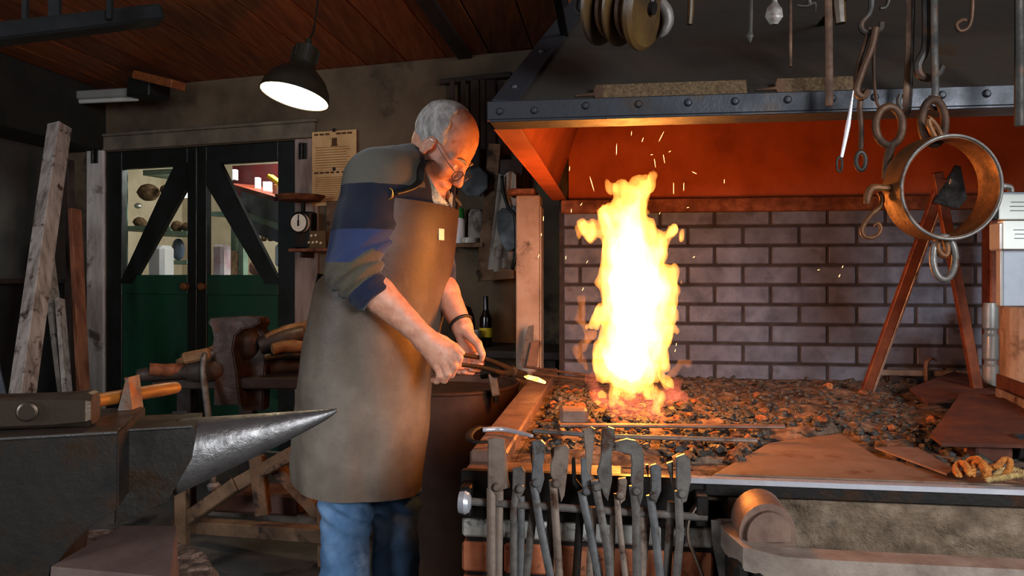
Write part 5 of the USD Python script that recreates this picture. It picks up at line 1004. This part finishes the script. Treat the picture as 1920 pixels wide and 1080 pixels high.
# ---------------------------------------------------------------- planks leaning in the left corner
def plank(label, top, bot, w, th_, mat, roll=0, mat2=None):
    t = T('leaning_plank', label, 'plank', loc=bot); d = unit(top - bot); t.part('board', beam(bot, top, w, th_, .003, (1, -.6, 0), roll), mat, 25)
    return t
g0 = lambda x, y, d: P(x, y, d)
def floor_pt(top, px, py, d): b_ = P(px, py, d); k = (top[2]) / (top[2] - b_[2]); return top + (b_ - top) * k
a_, b_ = P(112, 236, 3.9), P(42, 740, 3.45); t = plank('tall square timber with chipped white paint leaning in the left corner', a_, floor_pt(a_, 42, 740, 3.45), .085, .075, 'chipped_white', 0.25)
a_ = P(68, 470, 4.6); plank('thin pale batten behind the white painted timber', P(92, 415, 4.7), floor_pt(P(92, 415, 4.7), 84, 700, 4.65), .05, .02, 'grey_wood')
a_ = P(88, 470, 4.0); plank('grey weathered plank crossing low behind the white painted timber', P(84, 440, 4.4), floor_pt(P(84, 440, 4.4), 122, 740, 4.1), .075, .03, 'grey_wood', .3)
a_ = P(140, 392, 4.4); plank('reddish brown plank leaning beside the door casing', a_, floor_pt(a_, 156, 730, 4.25), .07, .03, 'rusty_wood', .2)
a_ = P(130, 300, 4.6); plank('dark narrow board standing behind the brown plank', a_, floor_pt(a_, 136, 735, 4.5), .05, .03, 'dark_wood', .2)
a_ = P(112, 560, 4.2); plank('short pale split board low in the left corner', a_, floor_pt(a_, 126, 735, 4.05), .055, .025, 'chipped_white', .4)
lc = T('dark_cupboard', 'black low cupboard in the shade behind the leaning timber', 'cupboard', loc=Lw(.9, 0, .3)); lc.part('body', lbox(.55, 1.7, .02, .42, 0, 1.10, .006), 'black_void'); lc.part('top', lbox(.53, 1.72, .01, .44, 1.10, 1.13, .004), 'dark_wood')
g = T('steel_sheet', 'dark grey steel sheet leaning at the left edge of the picture', 'sheet', loc=P(0, 700, 2.2)); g.part('sheet', prism([((x - 960) / FOC * 2.3, (HOR - y) / FOC * 2.3 + 1.15) for x, y in ((-60, 600), (-8, 630), (2, 690), (14, 740), (30, 1000), (-60, 1000))], .006, frame(A([1, 0, 0]), A([0, 0, 1]), A([0, -1, 0]), A([0, 2.3, 0]))), 'band_steel')
# ---------------------------------------------------------------- the shop beyond the doors
solo('wall_far', cat(wbox(-1.5, 3.4, -2.5, -2.42, 0, 2.6), wbox(-1.58, -1.5, -2.5, -0.13, 0, 2.6), wbox(3.4, 3.48, -2.5, -0.13, 0, 2.6), wbox(-1.58, 3.48, -2.5, -0.121, CEIL + .11, 2.66)), 'shop_wall', kind='structure', label='cream walls of the shop room beyond the doors', smooth=False)
def shop(name, label, cat_, x0, y0, x1, y1, mat, out=-1.1, th_=.12, bev=.01, group=None):
    b = wall_box(x0, y0, x1, y1, out - th_, out, bev); return solo(name, wbox(*b), mat, label, cat_, group)
def shop_round(name, label, cat_, x0, y0, x1, y1, mat, out=-1.1, seed=0, amp=.15):
    s0, z1 = on_wall(x0, y0, out); s1, z0 = on_wall(x1, y1, out); m = trimesh.creation.icosphere(3, 1.0); m.vertices *= 1 + (meshkit.fbm(m.vertices * 2.2 + seed, 3, seed) - .5)[:, None] * 2 * amp
    m.apply_transform(frame(UW * (s1 - s0) / 2, NW * (s1 - s0) / 2, A([0, 0, 1]) * (z1 - z0) / 2, Wl((s0 + s1) / 2, (z0 + z1) / 2, out - .1))); m.fix_normals() if m.volume < 0 else None
    return solo(name, m, mat, label, cat_, smooth=True)
st_ = T('shop_shelving', 'pale green shelving unit seen through the door panes', 'shelf', loc=Wl(.6, 0, -1.15))
for x0, y0, x1 in ((225, 424, 300), (292, 434, 350), (290, 488, 350), (395, 397, 436), (268, 319, 322)): st_.part('shelf', wbox(*wall_box(x0, y0, x1, y0 + 7, -1.4, -1.1)), 'shop_green')
st_.part('upright', wbox(*wall_box(433, 385, 440, 900, -1.16, -1.1)), 'shop_green'); st_.part('upright', wbox(*wall_box(446, 385, 456, 900, -1.16, -1.1)), 'shop_green'); st_.part('upright', wbox(*wall_box(224, 300, 230, 900, -1.16, -1.1)), 'shop_green')
shop_round('wicker_basket', 'larger brown wicker basket hanging high behind the left door pane', 'basket', 246, 344, 278, 374, 'basket', seed=1); shop_round('wicker_basket', 'smaller brown wicker basket hanging next to the brace of the left door pane', 'basket', 287, 344, 307, 363, 'basket', seed=2)
shop_round('shop_pot', 'small grey pot under the wicker baskets behind the left pane', 'pot', 237, 379, 248, 389, 'fit_grey', seed=3); shop_round('shop_pot', 'dark brown pot on the left shelf behind the left pane', 'pot', 236, 406, 255, 424, 'basket', seed=4)
for k, (a, b_) in enumerate(((307, 325), (327, 347))): shop_round('wicker_basket', ['left of two low brown baskets on the middle shelf behind the left pane', 'right of two low brown baskets on the middle shelf behind the left pane'][k], 'basket', a, 413 + 3 * k, b_, 434, 'basket', seed=5 + k)
shop_round('glass_jar', 'blue grey jar on the lower shelf behind the left pane', 'jar', 309, 446, 328, 488, 'jar_blue', seed=8, amp=.05)
shop('white_sack', 'bright bluish white sack standing low behind the left pane', 'sack', 274, 460, 304, 560, 'paper_white', -.9, .16, .03)
shop_round('orange_fruit', 'small orange ball lying before the white sack', 'ball', 268, 490, 282, 503, 'orange_ball', -.85, 3, .02)
lampb = shop('wall_lamp', 'bright white wall lamp behind the upper part of the left pane', 'lamp', 334, 350, 352, 370, 'shop_lamp', -1.2, .04, .006)
shop('pink_bag', 'bright white and pink paper bag behind the right pane beside the green upright', 'bag', 397, 458, 417, 560, 'pink_white', -.9, .12, .02)
shop('brown_crate', 'brown crate between the pink bag and the green upright', 'crate', 418, 470, 432, 560, 'basket', -1.0, .12, .006); shop_round('bread_loaf', 'pale pinkish brown loaf shaped lump low behind the right pane', 'bread', 456, 484, 488, 520, 'skin_lump', -1.0, 9)
shop_round('wicker_basket', 'flat brown basket on the shelf behind the right pane', 'basket', 402, 376, 430, 397, 'basket', seed=11)
cs = T('red_cabinet', 'dark red wall cabinet holding white packets behind the right pane', 'cabinet', loc=Wl(1.7, 1.8, -1.0)); cs.part('back', wbox(*wall_box(436, 311, 560, 372, -1.3, -1.27)), 'red_dark'); q0, q1 = P(455, 349, 6.25), P(545, 375, 5.6); cs.part('shelf', beam(q0, q1, .25, .035, .003), 'red_board'); cs.part('fascia', beam(q0 - A([0, 0, .115]), q1 - A([0, 0, .115]), .04, .17, .003), 'blue_board', label='blue grey board'); cs.part('green_strip', beam(q0 - A([0, 0, .225]), q1 - A([0, 0, .225]), .045, .05, .003), 'shop_green'); cs.part('lower_board', beam(q0 - A([0, 0, .30]), q1 - A([0, 0, .30]), .04, .10, .003), 'blue_board')
for k, (x0, y0, x1, y1, lab) in enumerate(((479, 333, 488, 356, 'tall narrow white packet in the red cabinet'), (494, 341, 509, 361, 'broad white packet in the middle of the red cabinet'), (513, 346, 530, 366, 'white packet at the right in the red cabinet'), (437, 318, 445, 338, 'white bottle at the left end of the red cabinet'))):
    d = 6.05 - .13 * k if k < 3 else 6.3; solo('white_packet', beam(P((x0 + x1) / 2, y0, d), P((x0 + x1) / 2, y1, d), (x1 - x0) / FOC * d, .05, .004, (0, 1, 0)), 'paper_white', lab, 'packet', 'white packets in the red cabinet')
solo('yellow_pencil', beam(P(506, 330, 5.8), P(528, 346, 5.7), .05, .03, .004), 'yellow_paint', 'big yellow slanting stick above the white packets', 'stick')
for k, (a, b_) in enumerate(((487, 496), (499, 509))): shop('brown_bottle', ['left of two brown bottles under the red cabinet', 'right of two brown bottles under the red cabinet'][k], 'bottle', a, 415, b_, 452, 'basket', -1.2, .05, .015)
shop('white_jug', 'bright white jug at the right edge of the right pane', 'jug', 513, 458, 526, 500, 'paper_white', -.8, .08, .02)

# ---------------------------------------------------------------- things on the wall between the man and the pier
def wt(name, label, cat_, x0, y0, x1, y1, mat, o=.03, th_=.03, bev=.004): return solo(name, wbox(*wall_box(x0, y0, x1, y1, o, o + th_, bev)), mat, label, cat_)
def wp(px, py, o): s, z = on_wall(px, py, o); return Wl(s, z, o)
hrk = T('hook_rack', 'dark rack rail with hanging iron bars on the wall behind the man', 'rack', loc=wp(880, 150, .05)); hrk.part('rail', beam(wp(825, 154, .05), wp(960, 140, .05), .03, .03, .003), 'dark_wood')
for x, y in ((848, 300), (868, 250), (890, 330), (905, 280), (921, 320), (938, 300)): hrk.part('bar', beam(wp(x, 150, .08), wp(x + 1, y, .08), .05 if x in (890, 921) else .03, .02, .002), 'dark_wood')
bdw = T('cloth_board', 'leaning brown board frame with a pale cloth hanging over it beside the pier', 'board', loc=wp(915, 520, .1))
bdw.part('side_rail', beam(wp(928, 270, .12), wp(905, 526, .16), .07, .03, .003), 'old_wood'); bdw.part('bottom_rail', beam(wp(896, 518, .16), wp(966, 512, .16), .05, .06, .003, ), 'old_wood'); bdw.part('back_board', sheet(A([[wp(x + (510 - y) * .07, y, .10) for x in (905, 935, 968)] for y in (300, 400, 510)]), .02), 'dark_wood')
clo = A([[wp(np.interp(u, [0, 1], [915 + (500 - y) * .12, 968]), y + 4 * math.sin(u * 7), .175 + .012 * math.sin(u * 14 + y * .02)) for u in np.linspace(0, 1, 20)] for y in np.linspace(325, 506, 20)])
solo('hanging_cloth', sheet(clo, .004), 'pale_cloth', 'pale grey cloth hanging over the brown board beside the pier', 'cloth', smooth=True)
for nm, lab, ct, pts in (('iron_pan', 'dark round pan hanging against the pale cloth', 'pan', [(936, 400), (944, 392), (956, 396), (966, 388), (969, 462), (954, 470), (942, 452), (936, 430)]), ('iron_pan', 'round black pan hanging just in front of the face of the man', 'pan', [(868, 340), (880, 322), (900, 316), (914, 330), (914, 352), (900, 366), (880, 366), (870, 356)])):
    q = [on_wall(x, y, .2) for x, y in pts]; solo(nm, prism(Polygon(q).buffer(.012).buffer(-.006), .03, frame(UW, A([0, 0, 1]), NW, D0 + NW * .19), .004), 'black_wood', lab, ct)
hs = solo('rubber_hose', tube([wp(941, 330, .21), wp(944, 360, .21), wp(954, 390, .22), wp(966, 410, .22), wp(967, 480, .22), wp(960, 505, .21)], .010, 8, smooth=5), 'black_wood', 'dark hose curving down over the pale cloth', 'hose', smooth=True)
sfz = on_wall(870, 459, .1)[1]; b = wall_box(846, 456, 905, 463, .002, .18); solo('wall_shelf', wbox(*b), 'old_wood', 'small wooden shelf behind the chest of the man', 'shelf')
sz = b[5]
sb = T('spray_bottle', 'white spray bottle with a green cap on the small shelf', 'bottle', loc=wp(862, 454, .1)); q = wp(862, 454, .10); q[2] = sz; sb.part('body', lathe([(0, .15), (.02, .15), (.03, .13), (.032, .01), (.028, 0), (0, 0)], 20, q), 'paper_white'); sb.part('cap', lathe([(0, .06), (.022, .055), (.03, .0), (0, 0)], 16, q + A([0, 0, .148])), 'green_cap', label='green cap')
q = wp(893, 454, .10); q[2] = sz; sb = T('white_canister', 'pale grey canister at the right end of the small shelf', 'canister', loc=q); sb.part('body', lathe([(0, .2), (.03, .195), (.045, .17), (.048, .01), (.044, 0), (0, 0)], 24, q), 'pale_cloth'); 
q = wp(880, 454, .16); q[2] = sz; solo('small_tin', lathe([(0, .03), (.05, .03), (.052, 0), (0, 0)], 20, q), 'fit_white', 'low white tin on the small shelf', 'tin')
dt = T('side_table', 'dark low table behind the hands of the man', 'table', loc=wp(880, 800, .3)); sv, zv = on_wall(885, 640, .25); dt.part('top', wbox(sv - .5, sv + .62, .05, .5, zv - .06, zv - .02, .004), 'dark_wood'); [dt.part('leg', wbox(sv + x - .03, sv + x + .03, .4, .46, 0, zv - .06, .003), 'dark_wood') for x in (-.4, .5)]
q = Wl(*on_wall(911, 634, .3), .3); q[2] = zv - .019; bb = T('beer_bottle', 'dark bottle with a yellow label standing behind the left hand of the man', 'bottle', loc=q); bb.part('glass', lathe([(0, .27), (.013, .27), (.014, .2), (.02, .18), (.034, .15), (.035, .01), (.03, 0), (0, 0)], 24, q), 'bottle_brown', True); bb.part('label_band', lathe([(.0355, .10), (.0358, .10), (.0358, .05), (.0355, .05), (.0355, .10)], 24, q), 'yellow_paint', label='round yellow paper label')
q = Wl(*on_wall(872, 634, .3), .3); q[2] = zv - .019; solo('dark_jug', lathe([(0, .22), (.03, .21), (.05, .16), (.06, .06), (.055, 0), (0, 0)], 24, q), 'dark_iron', 'dark jug behind the wrist of the man', 'jug', smooth=40)
q = Wl(*on_wall(889, 634, .38), .38); q[2] = zv - .019; solo('enamel_mug', lathe([(.034, .09), (.038, .09), (.038, .0), (0, 0), (0, .004), (.034, .004), (.034, .09)], 24, q), 'fit_grey', 'pale enamel mug between the jug and the bottle', 'mug', smooth=40)
dq = P(838, 735, 2.97); dq[2] = 0
dr = T('oil_drum', 'rusty brown drum standing between the man and the forge', 'drum', loc=dq); dh = 1.15 - (741 - 516) / FOC * 2.68
dr.part('shell', lathe([(.0, dh - .03), (.27, dh - .03), (.275, dh), (.285, dh), (.285, dh * .67 + .02), (.292, dh * .67), (.285, dh * .67 - .02), (.285, dh * .34 + .02), (.292, dh * .34), (.285, dh * .34 - .02), (.285, 0.0), (0, 0)], 48, dq), 'drum_rust', 40); dr.part('rim', tube([dq + A([.282 * math.cos(t), .282 * math.sin(t), dh]) for t in np.linspace(0, 2 * np.pi, 48, endpoint=False)], .009, 6, True), 'drum_rust', True)
tq = dq + A([0, 0, dh - .028]); hh_ = T('drum_hammer', 'dark hammer head with a bright face standing in the drum', 'hammer', loc=tq + A([.13, -.05, 0])); p0 = P(928, 705, 2.7); hh_.part('head', beam(P(922, 700, 2.7), P(930, 742, 2.7), .03, .03, .004), 'iron'); hh_.part('shaft', tube([P(905, 705, 2.75), P(940, 700, 2.65)], .012, 8), 'dark_iron'); hh_.part('stem', tube([P(930, 740, 2.7), A([*(P(930, 740, 2.7)[:2]), dh - .03])], .012, 8), 'dark_iron')
for k, (pts, mt, lab) in enumerate((([(985, 690), (971, 686), (990, 612), (1000, 610), (998, 690)], 'iron_blue', 'dark blue grey pointed steel plate leaning on the pier behind the forge rail'), ([(986, 688), (996, 641), (1011, 640), (1006, 688)], 'rail_steel', 'short brown steel bar leaning beside the dark plate'))):
    q = [hit(x, y, F(0, 1.50 - .03 * k, 0), FV) for x, y in pts]; zmin = min(p[2] for p in q); solo('leaning_steel', prism([((p - F0) @ FU, p[2]) for p in q], .02, frame(FU, A([0, 0, 1]), -FV, F0 + FV * (1.50 - .03 * k + .02)), .003), mt, lab, 'steel plate')

# ---------------------------------------------------------------- on the hearth
rs = np.random.RandomState(5)
def hump(a, b):
    fa, fb = F_ab(1190, 760)
    return .03 * np.exp(-(((a - fa) / .22) ** 2 + ((b - fb) / .2) ** 2)) + .012 * np.exp(-(((a - 1.0) / .3) ** 2 + ((b - .75) / .2) ** 2))
def F_ab(px, py, z=TAB): q = at_z(px, py, z) - F0; return float(q @ FU), float(q @ FV)
ga, gb = np.linspace(.10, 1.75, 120), np.linspace(.10, 1.56, 110)
GA, GB = np.meshgrid(ga, gb, indexing='ij'); pts = np.stack([GA, GB, GA * 0], -1)
edge = np.clip(np.minimum.reduce([GA - .10, GB - .10, 1.75 - GA, 1.56 - GB]) / .05, 0, 1)
pa = [F_ab(*p) for p in ((1430, 890), (1740, 893), (1650, 845), (1575, 806), (1440, 828))]
from shapely import contains_xy
inpl = contains_xy(Polygon(pa).buffer(.02), GA, GB)
H = (hump(GA, GB) + (meshkit.fbm(pts * 9, 4, 3) - .35) * .035 + (meshkit.fbm(pts * 40, 3, 5) - .5) * .018) * edge
H = np.where(inpl | ((GB < .16) & (GA > .5)), -.02, H)
bed = grid_mesh(np.stack([F0[0] + FU[0] * GA + FV[0] * GB, F0[1] + FU[1] * GA + FV[1] * GB, TAB - .010 + H], -1))
if bed.face_normals[:, 2].mean() < 0: bed.invert()
solo('ash_bed', bed, 'ash', 'uneven bed of ash and cinders spread over the hearth', 'ash', kind='stuff', smooth=True)
def bed_z(a, b): return TAB - .010 + float(H[np.clip(np.searchsorted(ga, a), 0, 119), np.clip(np.searchsorted(gb, b), 0, 109)])
def lump(seed, r): 
    m = trimesh.creation.icosphere(1, 1.0); g = np.random.RandomState(seed); m.vertices *= (1 + .5 * (g.rand(len(m.vertices)) - .5))[:, None] * A([1, g.uniform(.6, .95), g.uniform(.5, .8)]) * r; return m
LUMPS = [lump(k, 1.0) for k in range(12)]
def rotz(t): c, s = math.cos(t), math.sin(t); return A([[c, -s, 0], [s, c, 0], [0, 0, 1]])
big, small = [], []
zones = [((990, 1110, 722, 800), 420, 1), ((1100, 1300, 745, 800), 360, 1), ((1270, 1500, 705, 800), 500, .9), ((1000, 1220, 800, 845), 260, .9), ((1500, 1720, 700, 830), 420, .9), ((1240, 1440, 800, 880), 330, 1), ((1690, 1900, 790, 885), 260, 1)]
for (x0, x1, y0, y1), n, sc_ in zones:
    for i in range(n):
        a, b_ = F_ab(rs.uniform(x0, x1), rs.uniform(y0, y1))
        if not (.11 < a < 1.7 and .13 < b_ < 1.54) or contains_xy(Polygon(pa), a, b_): continue
        r = sc_ * rs.choice([.006, .008, .010, .014, .019], p=[.3, .3, .22, .13, .05]); big.append((r, a, b_, rs.randint(12), rs.uniform(0, 6.28), rs.rand()))
big.sort(key=lambda t: -t[0] / (1.58 + t[2]))
for r, a, b_, k, ro, u in big[280:]:
    m = LUMPS[k].copy(); m.vertices = (m.vertices * r) @ rotz(ro).T + F(a, b_, bed_z(a, b_) + r * .25); small.append(m)
solo('coal_bits', cat(small), 'coal', 'small black coal and clinker bits strewn over the ash', 'coal', kind='stuff', smooth=False)
fb_ = A(F_ab(1195, 765))
for r, a, b_, k, ro, u in big[:280]:
    m = LUMPS[k].copy(); m.vertices = (m.vertices * r) @ rotz(ro).T + F(a, b_, bed_z(a, b_) + r * .3); d = np.linalg.norm(A([a, b_]) - fb_)
    hot = d < .13 and u < .55
    if hot: solo('coal_lump', m, 'ember', 'glowing orange coal lump at the foot of the fire', 'coal', 'glowing coals at the foot of the fire', smooth=False)
    elif u < .3: solo('coal_lump', m, 'cinder', 'rusty brown clinker lump lying on the hearth', 'coal', 'brown clinker lumps on the hearth', smooth=False)
    else: solo('coal_lump', m, 'coal', 'black coal lump lying on the hearth ash', 'coal', 'black coal lumps on the hearth', smooth=False)
def hz_bar(name, label, cat_, p0, p1, r, mat, z=TAB + .012, n=8, flat=1.0):
    q0, q1 = at_z(*p0, z), at_z(*p1, z); return solo(name, tube([q0, q0 + (q1 - q0) * .5, q1], r, n, flat=flat, smooth=2), mat, label, 'bar', smooth=40)
hz_bar('hearth_bar', 'upper of two flat iron bars lying across the coals before the fire', 'bar', (1050, 797), (1470, 800), .009, 'rail_steel', TAB + .035, flat=.6)
hz_bar('hearth_bar', 'thin grey rod lying across the hearth behind the tongs', 'bar', (1000, 808), (1100, 815), .0055, 'iron_blue', TAB + .03)
hz_bar('hearth_bar', 'lower thin rod lying across the hearth right of the tall tongs', 'bar', (1140, 818), (1420, 826), .0055, 'iron_brown', TAB + .025)
hz_bar('hearth_bar', 'flat bar lying along the back of the coals left of the fire', 'bar', (985, 688), (1120, 706), .012, 'rail_steel', TAB + .04, flat=.4)
hz_bar('hearth_bar', 'second flat bar below the one at the back left of the fire', 'bar', (1000, 700), (1130, 716), .010, 'rail_steel', TAB + .03, flat=.4)
lt = T('poker', 'polished steel poker with a flattened hooked end lying over the rail corner', 'poker', loc=at_z(900, 805, TAB)); z = TAB + .03
lt.part('shaft', tube([at_z(x, y, z) for x, y in ((905, 806), (940, 805), (975, 812), (998, 818))], [.006, .0065, .006, .0045], 10, smooth=4), 'bright_steel', True); lt.part('end', tube([at_z(x, y, z) for x, y in ((920, 801), (895, 803), (880, 815), (884, 826), (900, 829), (930, 826))], [.006, .009, .010, .008, .006, .005], 8, flat=.6, smooth=4), 'dark_iron', True, label='dark hooked end')
q = at_z(1075, 778, TAB + .03); solo('clinker_brick', roughen(box((.075, .05, .045), .008, None, q), .004, 30, 2, 1), 'rail_steel', 'broken firebrick chunk lying among the coals before the fire', 'brick')
# right side of the hearth
af = T('a_frame', 'rusty iron A shaped stand with two splayed legs on the hearth', 'stand', loc=at_z(1730, 735, TAB))
apx = hit(1768, 335, F(0, .98, 0), FV); l0, l1 = at_z(1622, 737, TAB), at_z(1836, 750, TAB)
af.part('leg', beam(l0, apx, .032, .02, .002, (0, 1, 0)), 'frame_rust'); af.part('leg', beam(l1, apx + A([-.02, .0, .02]), .032, .02, .002, (0, 1, 0)), 'frame_rust'); af.part('edge_strip', beam(l0 + FU * .021, apx + FU * .021, .008, .024, .001, (0, 1, 0)), 'iron_brown', label='greyish flange of the left leg')
af.part('head_plate', prism([((p - F0) @ FU, p[2]) for p in [hit(x, y, F(0, .98, 0), FV) for x, y in ((1748, 380), (1790, 310), (1800, 312), (1812, 372), (1795, 392))]], .012, frame(FU, A([0, 0, 1]), -FV, F0 + FV * .985), .002), 'dark_iron'); af.part('foot', box((.05, .05, .02), .003, None, l1 + A([.01, -.01, .01])), 'rail_steel')
bw = T('wooden_batten', 'long pale wooden batten lying at the foot of the brick wall', 'batten', loc=F(1.4, 1.5, TAB)); b0, b1 = hit(1648, 700, F(0, 1.5, 0), FV), hit(1834, 701, F(0, 1.5, 0), FV); b0[2] = b1[2] = TAB + .035; bw.part('batten', beam(b0, b1, .03, .022, .003), 'grey_wood'); [bw.part('chock', box((.03, .03, .034), .002, FM, ((p - F0) @ FU, 1.5, TAB + .009)), 'dark_wood') for p in (b0 + FU * .05, b1 - FU * .05)]
hkp = hit(1735, 690, F(0, 1.47, 0), FV); solo('hook_iron', tube([hit(x, y, F(0, 1.47, 0), FV) for x, y in ((1737, 716), (1736, 695), (1737, 680), (1746, 672), (1756, 676))], [.012, .012, .012, .010, .004], 8, flat=.6, smooth=4), 'rail_steel', 'short upright iron with a beaked top before the batten', 'hook', smooth=True)
def plate(label, pts, th_, mat, z, cat_='steel plate', name='steel_plate', dz=None):
    q = [at_z(x, y, z) for x, y in pts]; v = A(q); 
    if dz is not None: v[:, 2] += A(dz)
    n = unit(np.cross(v[1] - v[0], v[2] - v[0])); n = n if n[2] > 0 else -n
    solo(name, trimesh.convex.convex_hull(np.vstack([v, v - n * th_])), mat, label, cat_, smooth=False)
plate('dark brown steel plate tilted between the legs of the A shaped stand', [(1705, 728), (1790, 700), (1885, 732), (1740, 746)], .006, 'dark_rust', TAB + .04, dz=[0, .01, .0, -.015])
plate('large dark rusty plate lying low at the right of the hearth', [(1745, 806), (1800, 752), (1990, 770), (1990, 835), (1765, 822)], .008, 'dark_rust', TAB + .05, dz=[-.01, .02, .02, 0, -.01])
ch = T('steel_channel', 'rusty steel channel lying at the right edge of the hearth', 'channel', loc=at_z(1890, 760, TAB)); c0_, c1_ = at_z(1870, 742, TAB + .06), at_z(2000, 800, TAB + .06); ch.part('web', beam(c0_, c1_, .09, .008, .002), 'dark_rust'); ch.part('flange', beam(c0_ + A([.02, .03, .03]), c1_ + A([.02, .03, .03]), .008, .06, .002), 'dark_rust'); ch.part('lip', beam(c0_ - A([.02, .03, -.012]), c1_ - A([.02, .03, -.012]), .01, .03, .002), 'bright_steel' if False else 'iron_brown')
gp_ = T('steel_cylinder', 'grey steel cylinder end lying behind the rope coil', 'cylinder', loc=at_z(1920, 860, TAB)); q = at_z(1915, 868, TAB) + A([0, 0, .03]); gp_.part('body', lathe([(0, .16), (.024, .16), (.028, .15), (.028, 0), (0, 0)], 24, q + FV * .03, FU), 'band_steel')
solo('rust_block', box((.075, .05, .05), .004, FM, (*F_ab(1855, 862), TAB + .02)), 'dark_rust', 'small dark rusty block behind the rope coil', 'block')
plate('thin dark plate edge half buried in ash left of the rope', [(1640, 838), (1720, 838), (1790, 880), (1775, 888)], .004, 'rail_steel', TAB + .012)
rp = T('rope_coil', 'knotted frayed orange brown rope lying on the front edge at the right', 'rope', loc=at_z(1850, 890, TAB))
zr_ = TAB + .016
def rope(pts, r=.006): 
    q = spline([at_z(x, y, zr_ + h) for x, y, h in pts], 10); out = []
    for k in range(3):
        s = np.linspace(0, 1, len(q)) * np.linalg.norm(np.diff(q, axis=0), axis=1).sum() / .018 * 2 * np.pi; t = np.gradient(q, axis=0); t /= np.linalg.norm(t, axis=1)[:, None]; u = np.cross(t, [0, .3, 1.0]); u /= np.linalg.norm(u, axis=1)[:, None]; v = np.cross(t, u); ph = s + k * 2.094
        out.append(tube(q + (u * np.cos(ph)[:, None] + v * np.sin(ph)[:, None]) * r * .55, r * .62, 6))
    return cat(*out)
for k, pts in enumerate(([(1798, 892, 0), (1792, 880, .006), (1800, 868, .014), (1812, 874, .016), (1818, 890, .004)], [(1808, 886, 0), (1816, 866, .014), (1832, 860, .024), (1842, 872, .018), (1846, 892, 0)], [(1822, 892, .0), (1828, 870, .016), (1840, 866, .024), (1850, 880, .014), (1854, 896, 0)], [(1846, 896, 0), (1856, 878, .012), (1870, 874, .018), (1884, 862, .024), (1894, 866, .022), (1890, 884, .010), (1874, 892, 0)], [(1862, 896, 0), (1880, 882, .010), (1905, 882, .010), (1940, 896, .004), (1990, 905, .002)], [(1850, 900, .0), (1880, 896, .006), (1915, 892, .008), (1990, 912, .002)])): rp.part('strand', rope(pts), 'rope_straw' if k > 3 else 'rope_orange', True)
# right end: post, grey board with papers, log
po = T('corner_post', 'dark rusty steel post at the right end of the brick wall', 'post', loc=F(1.9, 1.4, TAB)); q0, q1 = hit(1852, 600, F(0, 1.42, 0), FV), hit(1884, 600, F(0, 1.42, 0), FV); a0, a1 = (q0 - F0) @ FU, (q1 - F0) @ FU; po.part('post', fbox(a0, a1, 1.40, 1.47, TAB - .02, RIM - .06, .004), 'frame_rust'); po.part('flange', fbox(a0 - .01, a1 + .02, 1.38, 1.49, TAB - .012, TAB + .02, .003), 'dark_rust')
gy = 2.0
def rb(name, label, cat_, x0, y0, x1, y1, mat, d=gy, th_=.01, bev=.002): p, q = P(x0, y0, d), P(x1, y1, d); return box((q[0] - p[0], th_, p[2] - q[2]), bev, None, ((p[0] + q[0]) / 2, d + th_ / 2, (p[2] + q[2]) / 2))
gb_ = T('grey_board', 'grey sheet metal board standing at the right edge with papers clipped on it', 'board', loc=P(1940, 574, gy)); gb_.part('sheet', rb('', '', '', 1881, 360, 2010, 574, '', gy, .012), 'light_grey'); gb_.part('edge', rb('', '', '', 1876, 462, 1882, 574, '', gy - .004, .02), 'paper_white' if False else 'fit_grey')
for k, (y0, y1, x0, lab) in enumerate(((364, 411, 1874, 'upper yellowish pad of paper on the grey board'), (414, 467, 1882, 'lower yellowish pad of paper on the grey board'))):
    t = T('paper_pad', lab, 'paper', loc=P(1930, y1, gy)); t.part('pad', rb('', '', '', x0, y0, 2000, y1, '', gy - .030, .028, .002), 'pad_paper'); t.part('binding', rb('', '', '', x0 - 12 + 6 * k, y0 + 3, x0, y1 + 2, '', gy - .028, .05, .004), 'fit_grey' if k else 'dark_iron'); r = random.Random(k)
    t.part('print', cat(*[rb('', '', '', x0 + 18 + r.uniform(0, 4), y0 + (14 if not k else 16) + 8 * i, x0 + 70 + r.uniform(0, 40), y0 + (16 if not k else 18) + 8 * i, '', gy - .0306, .0008, 0) for i in range(3)]), 'print_grey', label='grey lines of print')
lgp = P(1940, 575, 2.35); lgp[2] = TAB - .01; lo_ = T('log_post', 'thick pale round log standing on the hearth under the grey board', 'log', loc=lgp); lm_ = roughen(lathe([(0, (574 - 740) * 0 + .35), (.088, .35), (.094, .34), (.092, .18), (.096, 0), (0, 0)], 40, lgp).subdivide().subdivide(), .003, 14, 4); lm_.vertices[:, 2] = (lm_.vertices[:, 2] - lgp[2]) * ((1.15 - (576 - 516) / FOC * 2.3 - lgp[2]) / .35) + lgp[2]; lo_.part('log', lm_, 'pale_log', 40)
solo('pipe_coupling', cat(*[lathe([(0, .055), (.026, .052), (.03, .04), (.03, .012), (.026, 0), (0, 0)], 20, hit(1858, y, F(0, 1.30, 0), FV)) for y in ()]) if False else lathe([(0, .31), (.022, .31), (.026, .29), (.026, .22), (.02, .21), (.02, .2), (.026, .19), (.026, .11), (.02, .1), (.02, .09), (.026, .08), (.026, 0), (0, 0)], 20, at_z(1857, 728, TAB)), 'fit_grey', 'ribbed pale grey metal column before the corner post', 'pipe', smooth=30)
